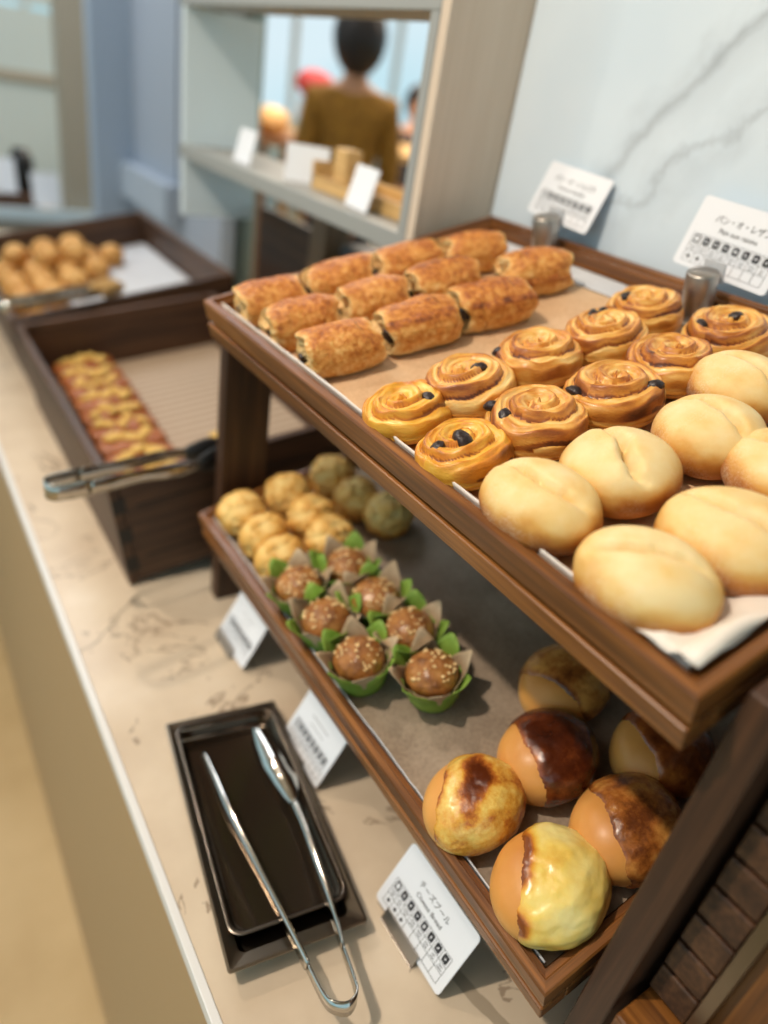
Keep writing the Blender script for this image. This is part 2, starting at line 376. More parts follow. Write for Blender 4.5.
def make_tray(S, label, paperm):
    t = empty('serving_tray', (0, 0, 0), label, 'tray'); t.matrix_world = S @ Matrix.Translation((0, (Y0+Y1)/2, -.022)); bpy.context.view_layer.update()
    y0, y1 = Y0-(Y0+Y1)/2, Y1-(Y0+Y1)/2
    # moulding profile: (inward distance, height)
    prof = [(.0018, .0005), (.0004, .0015), (0, .0030), (0, .0205), (.0012, .0222), (.0066, .0222), (.0074, .0212), (.0078, .0180), (.0086, .0172), (.0125, .0170), (.0132, .0160), (.0134, .006), (.0132, .0005)]
    cs = [(0, y0), (0, y1), (UW, y1), (UW, y0)]; ins = [(1, 1), (1, -1), (-1, -1), (-1, 1)]
    names = ['front_rail', 'side_rail', 'back_rail', 'side_rail']
    for k in range(4):
        a, b = k, (k+1) % 4; vs = []; fs = []
        for c_, i_ in ((cs[a], ins[a]), (cs[b], ins[b])):
            for d, h in prof: vs.append((c_[0]+i_[0]*d, c_[1]+i_[1]*d, h))
        n = len(prof)
        for j in range(n): j2 = (j+1) % n; fs.append((j, j2, n+j2, n+j))
        fs.append(tuple(range(n))); fs.append(tuple(range(n, 2*n))[::-1])
        o = MB().add(vs, fs).build(names[k], M['walnutY' if k % 2 == 0 else 'walnutX'], t)
    MB().box(.0136, UW-.0136, y0+.0136, y1-.0136, .0008, .0035).build('bottom_panel', M['darkwoodY'], t)
    return t
tray_top = make_tray(TOP, 'upper walnut serving tray carrying chocolate rolls, raisin swirls and pale buns', M['kraft'])
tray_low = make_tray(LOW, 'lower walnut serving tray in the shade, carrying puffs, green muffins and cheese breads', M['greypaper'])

def liner(S, label, mat, lipmat, seed, umax, crumple):
    t = empty('paper_liner', (0, 0, 0), label, 'paper'); t.matrix_world = S @ Matrix.Translation((.2, (Y0+Y1)/2, -.018))
    ya, yb = Y0+.016-(Y0+Y1)/2, Y1-.016-(Y0+Y1)/2
    u0 = .017-.2; u1 = umax-.2
    def f(a, b):
        u = u0+(u1-u0)*a; y = ya+(yb-ya)*b
        return (u, y, .0008+.0010*abs(FB(u, y, 0, 14, seed, 3))+.0016*max(0, N(u, y, 0, 30, seed+3))*(1 if a > .55 else .35))
    MB().grid(f, 60, 90).build('paper_sheet', mat, t, True)
    def g(a, b):    # upturned white lip along the front rail
        y = ya+(yb-ya)*b; hh = a*(.0150 if crumple else .0125)
        wob = .0008*N(y, 0, 0, 25, seed)+.0005*N(y, 0, 0, 80, seed)
        return (u0-.0002-.0016*a+wob*a, y, .001+hh+.0010*N(y, 0, 0, 18, seed+1)*a)
    o = MB().grid(g, 6, 120).build('upturned_lip', lipmat, t, True)
    sm = o.modifiers.new('thick', 'SOLIDIFY'); sm.thickness = .0012; sm.offset = 1
    if crumple:
        bmv = MB()
        def h(a, b):   # translucent sheet rucked up in the near corner
            u = .0105+.27*a-.2; y = Y0+.0095+.0035*a+.071*b*(1-.45*a)-(Y0+Y1)/2
            fold = abs(math.sin(9*a+3.5*b+2*N(a*3, b*3, 0, 1, 5)))
            e = max(0, 1-b*.95)
            cn = math.exp(-(a/.16)**2); z = .003+.0175*e*(.5+.5*fold)+.010*N(a*7, b*5, 0, 1, 9)*e+cn*(.006*(1-b)+.004*abs(N(a*20, b*9, 0, 1, 2)))
            z = max(z, .0172*(1-b*2.6)*(1-.3*a), .0172*(1-a*11)*(1-.5*b))
            return (u+.004*N(a*6, b*6, 3, 1)*min(1, a*6), y+.004*N(a*6, b*6, 8, 1)*min(1, b*4), max(z, .0025))
        o = bmv.grid(h, 34, 14).build('crumpled_corner', M['wax'], t, True)
        o.modifiers.new('thick', 'SOLIDIFY').thickness = .0003
    return t
liner(TOP, 'brown baking paper with a white front lip lining the upper tray', M['kraft'], M['whitepaper'], 1, .335, True)
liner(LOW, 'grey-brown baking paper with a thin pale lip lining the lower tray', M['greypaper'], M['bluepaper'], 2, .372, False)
o = MB().grid(lambda a, b: (.337+.034*a, Y0+.02+(Y1-Y0-.04)*b, .001+.0006*N(b*9, a*3, 0, 1)), 8, 60).build('paper_strip', M['bluepaper'], None, True); o.matrix_world = TOP @ Matrix.Translation((0, 0, -.0181))
tag(o, 'pale grey paper strip along the back rail of the upper tray', 'paper')

ORD = ['first', 'second', 'third', 'fourth', 'fifth']
FLOOR_N = -.0165      # paper level in tray coordinates
# ------------------------------------------------------------------ pain au chocolat
def choc_mesh(seed, L, W, H):
    rnd = random.Random(seed); vs = []; tn = []; fs = []
    ns, na = 44, 72; tw = rnd.uniform(-.12, .12)
    seam = rnd.uniform(.15, .75)
    rings = []
    def ringpt(sx, a, shrink, xo):
        cy, cz = math.cos(a), math.sin(a)
        p = 2.15
        k = (abs(cy)**p+abs(cz)**p)**(-1/p)
        y = W/2*k*cy; z = H/2*k*cz
        ph = (a/(2*PI)-seam) % 1.0
        lift = 1+.075*max(0, 1-ph*5)-.0*ph       # free edge of the wrapped sheet
        bel = 1-.17*abs(sx)**2.6+.07*N(sx, 0, 0, 1.6, seed)
        dsp = 1+.11*FB(sx*1.2, cy, cz, 1.3, seed, 3)+.030*N(sx*3, cy*3, cz*3, 2.0, seed+5)
        y *= shrink*bel*lift*dsp; z *= shrink*bel*lift*dsp
        if z < -H*.36: z = -H*.36+(z+H*.36)*.12
        x = L/2*sx+xo+.009*N(cy*1.3, cz*1.3, sx, 1.0, seed+9)*(abs(sx) > .5)
        y += tw*.01*sx
        t = .40+.22*(cz)-.35*max(0, -cz)*.8+.35*FB(sx*2, cy*2, cz*2, 1.6, seed+2, 3)
        if ph < .03 or ph > .985: t += .25
        t += .5*FB(sx*3, cy*2, cz*2, 3.2, seed+12, 3)-.45*max(0, (abs(sx)-.82))/.18*(.5+.5*abs(cz))
        return (x, y, z+H*.38), t
    # left cap rings inward, body, right cap rings
    seq = [(-1, sh) for sh in (.12, .24, .36, .48, .6, .72, .84, .93)]+[(-1+2*i/(ns-1), 1) for i in range(ns)]+[(1, sh) for sh in (.93, .84, .72, .6, .48, .36, .24, .12)]
    for sx, sh in seq:
        for k in range(na):
            a = 2*PI*k/na; xo = 0; dt = 0
            if sh < 1:
                fr = (sh*3.2-a/(2*PI)+seed*.13) % 1.0
                xo = (-.0032*(fr < .42)-.003*(1-sh))*(-1 if sx < 0 else 1)*1.0
                dt = -.22 if fr >= .42 else .15
            (x, y, z), t = ringpt(sx, a, sh, xo); vs.append((x, y, z)); tn.append(t+dt)
    nr = len(seq)
    for i in range(nr-1):
        for k in range(na): k2 = (k+1) % na; fs.append((i*na+k, (i+1)*na+k, (i+1)*na+k2, i*na+k2))
    fs.append(tuple(range(na))); fs.append(tuple((nr-1)*na+k for k in range(na))[::-1])
    me = bpy.data.meshes.new('pastry'); me.from_pydata(vs, [], fs); me.update(); tone_attr(me, tn)
    return me
stick_me = None
def choc_stick(par, L, y, z, ends, r=.0048):
    for e in ends:
        x0 = e*(L/2-.012); x1 = e*(L/2+.0010)
        MB().ribbon([(x0, y, z), ((x0+x1)/2, y, z), (x1, y, z)], [(0, 0, r), (0, 0, r), (0, 0, r*.85)], r*1.3).build('chocolate_filling', M['chocolate'], par, bev=.001)
CH = [(.052, .668, .076, 'c', 0), (.131, .664, .079, 'c', 1), (.209, .655, .077, 'c', 2), (.283, .632, .073, 'c', 3),
      (.053, .600, .077, 'b', 0), (.130, .593, .078, 'b', 1), (.206, .585, .076, 'b', 2),
      (.052, .525, .080, 'a', 0), (.131, .519, .082, 'a', 1), (.209, .510, .082, 'a', 2), (.293, .543, .082, 'a', 3)]
rown = {'a': 'nearest row of rolls', 'b': 'middle row of rolls', 'c': 'far row of rolls'}
coln = ['beside the front rail', 'second from the front rail', 'third from the front rail', 'at the back by the steel card holder']
for i, (u, y, L, rw, cn) in enumerate(CH):
    rnd = random.Random(i+40)
    if (rw, cn) == ('c', 3): cl = 'fourth from the front rail'
    else: cl = coln[cn]
    lab = 'golden flaky chocolate roll, %s, %s' % (cl, rown[rw])
    if (rw, cn) == ('a', 3): lab = 'blistered golden chocolate roll lying alone in front of the far steel cylinder'
    if (rw, cn) == ('a', 1): lab = 'chocolate roll with dark filling showing at its end, second from front rail, nearest row'
    t = empty('pain_au_chocolat', (0, 0, 0), lab, 'pastry', 'chocolate rolls at the far end of the upper tray')
    place(t, TOP, u, y, FLOOR_N+.0005, rnd.uniform(-.30, -.04)+(-.2 if (rw, cn) == ('a', 3) else 0), 0)
    W, H = .055, .046; L = L*.86
    link_mesh('pastry_roll', choc_mesh(i+1, L, W, H), M['choc'], t)
    big = (rw, cn) in (('a', 1), ('a', 2))
    choc_stick(t, L, .010, .012, (-1, 1), .0062 if big else .004)
    if big: choc_stick(t, L, -.011, .020, (-1, 1), .0055)

# ------------------------------------------------------------------ pain aux raisins
def swirl_mesh(seed, R, H, turns, off, ecc):
    rnd = random.Random(seed*11); ph0 = rnd.uniform(0, 2*PI); hand = 1 if seed % 2 else -1
    ox, oy = off
    def f(th, ph):
        top = ph < PI/2
        sp, cp = math.sin(ph), math.cos(ph)
        rho = abs(sp)**.80
        z = (abs(cp)**.75)*(1 if cp > 0 else -1)
        x = rho*math.cos(th)*(1+ecc); y = rho*math.sin(th)*(1-ecc)
        # spiral measured about a slightly displaced centre
        w_ = max(0, 1-rho)
        px, py = x-ox*(1-rho*rho), y-oy*(1-rho*rho)
        rr = math.hypot(px, py*1.12); an = math.atan2(py, px)
        rr += .05*N(x, y, 0, 2.2, seed)
        ss = rr*turns - hand*an/(2*PI)+ph0/(2*PI)
        fr = ss % 1.0
        ridge = math.sqrt(max(0, 1-(2*fr-1)**2)) if fr < .999 else 0
        lam = N(x*1.2, y*1.2, ss*1.6, 2.2, seed+4)
        if top:
            k = min(1, (1-cp)*3+.25) if rho < .3 else 1
            fade = 1 if ph < PI*.40 else max(0, (PI*.5-ph)/(PI*.10))
            fine = math.sin(ss*2*PI*3.0+2.0*N(x, y, 0, 1.6, seed+2)); zz = H*.54*z + ((fr**.7)*(1-fr**6)-.45)*.0078*fade + .0022*lam + .0005*fine*fade
            zz += -.0045*math.exp(-((x-ox)**2+(y-oy)**2)*14) + .003*math.exp(-((x-ox)**2+(y-oy)**2)*60)
            R2 = R*(1+.035*N(math.cos(th), math.sin(th), 0, 1.3, seed+6)+.018*(ridge-.6)*rho)
            tn = .32+.46*(fr**1.5)*(.5+.7*rho)-.10*(1-rho)+.10*fine+.62*FB(math.cos(an)*1.3, math.sin(an)*1.3+ss*1.5, ss*2.6, .8, seed+8, 3)+(.25 if fr > .93 else 0)
        else:
            zz = H*.44*z; fine = math.sin(z*22+3*N(x, y, z, 1.5, seed+1))
            R2 = R*(1+.035*N(math.cos(th), math.sin(th), 0, 1.3, seed+6)+.018*(ridge-.6)*rho+.016*fine*(1 if -.8 < z else 0)*min(1, -z*5))
            if zz < -H*.40: zz = -H*.40+(zz+H*.40)*.1
            tn = .38+.46*FB(math.cos(th)*1.5, math.sin(th)*1.5, z*3, 1.2, seed+8)+.09*fine+(.3*max(0, -z-.5))
        return (R2*x, R2*y, zz+H*.41, tn)
    return blob(150, 96, f)
def raisin_mesh(seed):
    return blob(14, 9, lambda th, ph: (.0062*math.sin(ph)*math.cos(th)*(1+.25*N(math.cos(th), math.sin(th), math.cos(ph), 2, seed)), .0045*math.sin(ph)*math.sin(th), .0036*math.cos(ph)*(1+.2*N(math.cos(th)*2, math.sin(th), math.cos(ph), 2, seed)), .5))
raisin_mes = [raisin_mesh(k) for k in range(4)]
for q in raisin_mes: q.materials.append(M['raisin'])
SW = [(.040, .401, .0335, 'A', 0, [(.014, -.010)]), (.098, .398, .0365, 'A', 1, [(.006, -.004)]), (.168, .398, .036, 'A', 2, [(-.026, .016)]),
      (.238, .390, .035, 'A', 3, [(.002, .020), (.012, .018)]), (.300, .403, .0345, 'A', 4, [(-.012, .012)]),
      (.040, .329, .0335, 'B', 0, [(-.002, -.001), (-.020, .004)]), (.101, .325, .037, 'B', 1, [(-.018, .026), (-.024, .006)]),
      (.171, .317, .037, 'B', 2, [(-.029, .012), (.016, -.022)]), (.239, .322, .035, 'B', 3, []), (.314, .326, .037, 'B', 4, [(-.022, .012), (.004, .0)])]
for i, (u, y, R, rw, cn, rs) in enumerate(SW):
    rnd = random.Random(i+90)
    lab = 'raisin swirl pastry, %s from the front rail in the row beside the %s' % (ORD[cn], 'chocolate rolls' if rw == 'A' else 'pale buns')
    if (rw, cn) == ('B', 0): lab = 'yellow raisin swirl with a large dark raisin near its centre, nearest the front rail'
    if (rw, cn) == ('A', 0): lab = 'pale yellow custard swirl by the front rail next to the chocolate rolls'
    if (rw, cn) == ('B', 4): lab = 'raisin swirl under the near steel card holder by the back rail'
    t = empty('raisin_swirl', (0, 0, 0), lab, 'pastry', 'raisin swirl pastries on the upper tray')
    H = .037 if cn else .031
    place(t, TOP, u, y, FLOOR_N, 0, 0)
    link_mesh('pastry_coil', swirl_mesh(i+1, R, H, 2.5+rnd.random()*.5, (rnd.uniform(-.15, .15), rnd.uniform(-.05, .2)), rnd.uniform(.0, .06)), M['swirl_pale' if cn == 0 else 'swirl'], t)
    for k, (a, b) in enumerate(rs):
        o = bpy.data.objects.new('raisin', raisin_mes[(i+k) % 4]); col.objects.link(o); o.parent = t
        rr = math.hypot(a, b)/R
        sn = min(.98, rr)**1.25; o.location = (a, b, H*.41+H*.54*(1-sn*sn)**.375-.0022); o.rotation_euler = (rnd.uniform(-.3, .3), rnd.uniform(-.3, .3), rnd.uniform(0, 3)); sc = 1.5 if (rw, cn, k) == ('B', 0, 0) else 1.15
        o.scale = (sc, sc, sc)
for q in raisin_mes:
    for p in q.polygons: p.use_smooth = True

# ------------------------------------------------------------------ pale buns
def bun_mesh(seed, a_, b_, H, crease, cang=0):
    def f(th, ph):
        sp, cp = math.sin(ph), math.cos(ph)
        rho = abs(sp)**.86; z = (abs(cp)**.9)*(1 if cp > 0 else -1)
        x, y = rho*math.cos(th), rho*math.sin(th)
        dsp = 1+.045*FB(x, y, z, 1.1, seed, 2)
        X, Y, Z = a_*x*dsp, b_*y*dsp, H*.5*z*(1.0 if cp > 0 else .82)
        if Z < -H*.33: Z = -H*.33+(Z+H*.33)*.15
        e_ = max(0, min(1, (.80-z)/.95)); tn = .16+.66*e_*e_*(3-2*e_)+.42*FB(x, y, z, 1.6, seed+3, 3)
        if cp > 0 and crease:
            cx, cy = x*math.cos(cang)+y*math.sin(cang), -x*math.sin(cang)+y*math.cos(cang)
            wv_ = cy-.10*math.sin(cx*2.6+seed)-.12*FB(cx, 0, 0, 2.6, seed+7, 3)
            ext = max(0, 1-(abs(cx)/.92)**3)
            Z -= crease*.0068*math.exp(-(wv_/.11)**2)*ext+crease*.0032*math.exp(-(wv_/.03)**2)*ext
            Z += crease*.0016*math.exp(-((wv_-.22)/.14)**2)*ext
            tn += -.14*math.exp(-(wv_/.20)**2)*ext+.30*math.exp(-(wv_/.035)**2)*ext*(.5+N(x*6, y*6, 0, 1.5, seed)); Z += .0016*N(x*8, y*8, 0, 1, seed+2)*math.exp(-(wv_/.10)**2)*ext
        return (X, Y, Z+H*.345, tn)
    return blob(96, 60, f)
BN = [(.038, .251, .041, .033, .9, .1), (.101, .246, .038, .038, 1.3, 1.2), (.177, .238, .038, .037, 1.2, .5), (.245, .266, .039, .034, 1.3, .3),
      (.038, .168, .040, .0325, .9, .35), (.101, .161, .044, .037, .9, -.3), (.176, .182, .038, .035, 1.1, .5)]
BL = ['smooth palest oval bun against the front rail beside the yellow raisin swirl', 'plump bun with a Y-shaped crease, second from the front rail, next to the swirls',
      'floury oval bun with a deep fold, third from the front rail, next to the swirls', 'pale cracked bun farthest back, under the near card holder',
      'large pale oval bun at the near corner beside the crumpled white paper', 'large oval bun second from the front rail along the near end rail', 'pale bun third from the front rail along the near end rail']
for i, (u, y, a_, b_, cr_, ca) in enumerate(BN):
    o = link_mesh('bread_bun', bun_mesh(i+21, a_, b_, .049, cr_, ca), M['bun'])
    tag(o, BL[i], 'bread bun', 'pale round buns on the upper tray')
    rz = {0: 1.65, 1: .1, 2: 1.1, 3: 1.2, 4: 1.75, 5: 1.8, 6: 1.3}[i]
    place(o, TOP, u, y, FLOOR_N+.0002, rz)

# ------------------------------------------------------------------ puffs on the lower tray
def puff_mesh(seed, R, H):
    def f(th, ph):
        sp, cp = math.sin(ph), math.cos(ph); x, y, z = sp*math.cos(th), sp*math.sin(th), cp
        n1 = FB(x, y, z, 2.1, seed, 3); cr_ = abs(N(x, y, z, 1.5, seed+4))
        d = 1+.20*n1-.13*math.exp(-(cr_/.09)**2)*(1 if z > -.1 else 0)
        Z = H*.55*z*d
        if Z < -H*.38: Z = -H*.38+(Z+H*.38)*.15
        return (R*x*d, R*y*d, Z+H*.395, .52-.30*z+.75*n1-.30*math.exp(-(cr_/.10)**2))
    return blob(56, 36, f)
pm = [puff_mesh(k+3, .0300, .050) for k in range(3)]
for q in pm:
    q.materials.append(M['puff'])
    for p in q.polygons: p.use_smooth = True
PF = [(.043, .706, 'far', 0), (.105, .706, 'far', 1), (.168, .702, 'far', 2), (.047, .646, 'middle', 0), (.107, .643, 'middle', 1), (.168, .640, 'middle', 2), (.045, .584, 'near', 0), (.106, .580, 'near', 1), (.184, .577, 'near', 2)]
for i, (u, y, rw, cn) in enumerate(PF):
    y = min(y, .684)
    if rw == 'middle': y -= .018
    if rw == 'near': y -= .004
    o = bpy.data.objects.new('cheese_puff', pm[i % 3]); col.objects.link(o)
    tag(o, 'small pale craggy puff in the %s row of three, %s' % (rw, ['touching the front rail', 'in the middle', 'deepest in the shade'][cn]), 'pastry', 'small pale puffs at the far end of the lower tray')
    place(o, LOW, u, y, FLOOR_N+.0003, random.uniform(0, 6)); 

# ------------------------------------------------------------------ muffins in green paper
def muffin_mesh(seed):
    def f(th, ph):
        sp, cp = math.sin(ph), math.cos(ph); x, y, z = sp*math.cos(th), sp*math.sin(th), cp
        n1 = FB(x, y, z, 2.6, seed, 3)
        if z > 0: d = 1+.08*n1; return (.0215*x*d, .0215*y*d, .027+.0165*z*d, .45+.6*n1)
        k = 1-.22*(-z); return (.0215*x*k*(1+.08*n1*(1+z)), .0215*y*k*(1+.08*n1*(1+z)), .027+.0245*z, .6)
    return blob(48, 32, f)
def tulip(seed, r0, r1, h0, dh, flare, n=72, rot=0, thick=.0006):
    def f(a, b):
        th = 2*PI*a; pk = max(0, 1-abs(((th-rot)/(PI/2)) % 1.0-.5)*0-min(((th-rot)/(PI/2)) % 1.0, 1-((th-rot)/(PI/2)) % 1.0)*2.6)
        ht = h0+dh*pk*(1+.3*N(math.cos(th), math.sin(th), 0, 1, seed))
        z = .0012+(ht-.0012)*b
        r = r0+(r1-r0)*min(1, z/.028)**.7+flare*pk*max(0, b-.55)**1.5*2.2
        sq = 1+.05*math.cos(4*(th-rot))*b
        pleat = 1+.03*math.sin(16*th+seed)*b*(1-b*.5)
        return (r*sq*pleat*math.cos(th), r*sq*pleat*math.sin(th), z)
    mb = MB(); mb.grid(f, n, 10, closed_u=True)
    mb.v.append((0, 0, .0012)); c_ = len(mb.v)-1
    for i in range(n): mb.f.append((c_, i*10, ((i+1) % n)*10))
    return mb
proto = []
for k in range(3):
    t = empty('paper_wrapped_muffin'); body = link_mesh('muffin_top', muffin_mesh(k+30), M['muffin'], t)
    tul = tulip(k, .0190, .0262, .026, .018, .012, rot=.3+k*.35).build('green_paper_cup', M['green'], t, True); tul.modifiers.new('th', 'SOLIDIFY').thickness = .0006
    tu2 = tulip(k+9, .0180, .0246, .026, .020, .012, rot=.3+k*.35+PI/4).build('brown_paper_liner', M['brownpaper'], t, True); tu2.modifiers.new('th', 'SOLIDIFY').thickness = .0005
    mb = MB(); rnd = random.Random(k)
    for j in range(34):
        a = rnd.uniform(0, 6.28); rr = .019*math.sqrt(rnd.random()); z = .0270+.0165*math.sqrt(max(0, 1-(rr/.0215)**2)); s_ = rnd.uniform(.0006, .0012)
        x, y = rr*math.cos(a), rr*math.sin(a)
        mb.box(x-s_, x+s_, y-s_, y+s_, z-s_*.6, z+s_*.9)
    mb.build('sugar_grains', M['sugar'], t, kind='stuff')
    proto.append(t)
bpy.context.view_layer.update()
MF = [(.037, .522), (.092, .515), (.037, .462), (.092, .458), (.038, .400), (.096, .402), (.083, .346)]
MLB = ['green-wrapped muffin touching the front rail beside the puffs', 'green-wrapped muffin behind the farthest front one, next to the puffs',
       'green-wrapped muffin by the front rail, second from the puffs', 'green-wrapped muffin in the back pair row, second from the puffs',
       'green-wrapped muffin nearest the camera along the front rail, sugar crumbs on top', 'green-wrapped muffin with brown paper corners, third in the shaded back row', 'green-wrapped muffin nearest the cheese breads, standing on open paper']
for i, (u, y) in enumerate(MF):
    src = proto[i % 3]
    if i < 3: t = src
    else:
        t = src.copy(); col.objects.link(t)
        for ch in src.children:
            c2 = ch.copy(); col.objects.link(c2); c2.parent = t
    tag(t, MLB[i], 'muffin', 'muffins in green paper cups on the lower tray')
    place(t, LOW, u+.002, y, FLOOR_N+.0003, random.uniform(-.2, .2)+i*.3); t.scale = (1.13, 1.13, 1.08)

# ------------------------------------------------------------------ cheese breads
def cheese_shape(seed, a_, b_, H, lift=0.0):
    def f(th, ph):
        sp, cp = math.sin(ph), math.cos(ph)
        rho = abs(sp)**.84; z = (abs(cp)**.88)*(1 if cp > 0 else -1)
        x, y = rho*math.cos(th), rho*math.sin(th)
        d = 1+.035*FB(x, y, z, 1.1, seed, 2)
        X, Y, Z = a_*x*d, b_*y*d, H*.5*z
        if Z < -H*.36: Z = -H*.36+(Z+H*.36)*.15
        tn = .30+.32*max(0, z)+.1*N(x, y, z, 1.5, seed)
        return X, Y, Z+H*.375, tn, x, y, z
    return f
def topping_mesh(seed, a_, b_, H, ang, lo, hi, lump, tb, isl, edg):
    """cheese blanket over the part of the bun where lo < coordinate across `ang` < hi"""
    g = cheese_shape(seed, a_, b_, H); nt_, nr = 120, 84
    vs = []; tn = []; keep = []
    for j in range(nr+1):
        ph = PI*(j+.15)/(nr+.3)
        for i in range(nt_):
            th = 2*PI*i/nt_; X, Y, Z, t, x, y, z = g(th, ph)
            c1 = x*math.cos(ang)+y*math.sin(ang); c2 = -x*math.sin(ang)+y*math.cos(ang)
            e = .11*N(c2*1.4, z*1.4, c1*.5, 1.4, seed+2)+.02*N(c2*6, z*6, 0, 1.5, seed+3)
            low = -.30+.22*N(math.cos(th), math.sin(th), 0, 2.2, seed+5)
            edge = min(c1-lo+e, hi-c1+e, (z-low)*.9)
            lift = .0006+lump*.0020*(.55+FB(x, y, z, 2.0, seed+6, 2))+.0004*N(x, y, z, 8, seed+1)
            rim = max(0, min(1, edge/.16)); lift *= math.sqrt(rim) if rim > 0 else 0
            nrm = Vector((X/a_**2, Y/b_**2, (Z-H*.375)/(H*.5)**2)).normalized()
            p = Vector((X, Y, Z))+nrm*(lift if edge > 0 else -.0008)
            vs.append(tuple(p)); keep.append(edge > -.03)
            isl_ = math.exp(-(((c1-.02+.12*N(c2*2, 0, 0, 1.5, seed))/.27)**2+((c2-.05)/.68)**2)**2)*isl
            tn.append(tb+.55*FB(x, y, z, 1.7, seed+11, 3)+isl_+max(0, 1-edge/(.30 if edg > .7 else .15))*edg*(.7+N(c2*2, 0, z*2, 1, seed)))
    fs = []
    for j in range(nr):
        for i in range(nt_):
            i2 = (i+1) % nt_; q = (j*nt_+i, (j+1)*nt_+i, (j+1)*nt_+i2, j*nt_+i2)
            if all(keep[k] for k in q): fs.append(q)
    if keep[0]: vs.append(tuple(Vector(vs[0])*1)); 
    top = len(vs)
    if all(keep[:nt_]):
        cx = sum((Vector(vs[i]) for i in range(nt_)), Vector())/nt_
        if len(tn) < len(vs): tn.append(tn[0])
        vs.append(tuple(cx)); tn.append(tn[0])
        for i in range(nt_): fs.append((len(vs)-1, i, (i+1) % nt_))
    while len(tn) < len(vs): tn.append(tb)
    me = bpy.data.meshes.new('topping'); me.from_pydata(vs, [], fs); me.update(); tone_attr(me, tn[:len(vs)])
    return me
CB = [(.177, .272, .044, .036, 'cheese_brown', 0.25, -.50, 1.2, .8, .10, .1, .5, 'cheese bread with patchy brown topping, farthest back beside the muffins'),
      (.116, .228, .043, .037, 'cheese_dark', -.25, -.45, 1.3, .8, .62, .2, -.5, 'cheese bread with a glossy almost black burnt top'),
      (.041, .230, .041, .035, 'cheese_mid', -.75, -.62, 1.3, .9, .24, .75, .45, 'cheese bread with an orange crust and dark red-brown centre, against the front rail'),
      (.122, .150, .045, .037, 'cheese_brown', -.30, -.40, 1.3, .9, .36, .2, .1, 'cheese bread with brown streaky topping beside the near end rail'),
      (.047, .152, .043, .038, 'cheese_pale', -.70, -.48, 1.4, 1.2, .24, .0, 1.15, 'cheese bread covered in pale yellow melted cheese in the near front corner'),
      (.192, .178, .043, .037, 'cheese_dark', -.3, -.45, 1.3, .8, .35, .1, -.2, 'cheese bread mostly hidden in shadow under the upper tray corner')]
for i, (u, y, a_, b_, mt, ang, lo, hi, lump, tb, isl, edg, lab) in enumerate(CB):
    t = empty('cheese_bread', (0, 0, 0), lab, 'bread', 'cheese breads at the near end of the lower tray')
    H = .056; g = cheese_shape(i+60, a_, b_, H)
    place(t, LOW, u, y, FLOOR_N+.0002, 0)
    link_mesh('bun', blob(80, 48, lambda th, ph: g(th, ph)[:4]), M['softbun'], t)
    link_mesh('cheese_topping', topping_mesh(i+60, a_, b_, H, ang, lo, hi, lump, tb, isl, edg), M[mt], t)

# ------------------------------------------------------------------ price cards
def text(body, size, loc, rot, par, mat=None, name='lettering', align='CENTER', sx=1.0, ital=0):
    c_ = bpy.data.curves.new(name, 'FONT'); c_.body = body; c_.size = size; c_.align_x = align; c_.align_y = 'CENTER'; c_.extrude = .00008; c_.shear = ital
    c_.materials.append(mat or M['ink']); c_.resolution_u = 3
    tmp = bpy.data.objects.new(name, c_); col.objects.link(tmp); bpy.context.view_layer.update()
    me = bpy.data.meshes.new_from_object(tmp.evaluated_get(bpy.context.evaluated_depsgraph_get())); bpy.data.objects.remove(tmp)
    o = bpy.data.objects.new(name, me); col.objects.link(o); o.parent = par; o.location = loc; o.rotation_euler = rot; o.scale = (sx, 1, 1)
    return o
def rounded(w_, h_, r, n=5):
    pts = []
    for cx, cy, a0 in ((w_/2-r, h_/2-r, 0), (-w_/2+r, h_/2-r, PI/2), (-w_/2+r, -h_/2+r, PI), (w_/2-r, -h_/2+r, 1.5*PI)):
        for k in range(n+1): a = a0+PI/2*k/n; pts.append((cx+r*math.cos(a), cy+r*math.sin(a)))
    return pts
def prism(pts, z0, z1):
    n = len(pts); mb = MB(); mb.add([(x, y, z0) for x, y in pts]+[(x, y, z1) for x, y in pts], [tuple(range(n))[::-1], tuple(range(n, 2*n))]+[(i, (i+1) % n, n+(i+1) % n, n+i) for i in range(n)])
    return mb
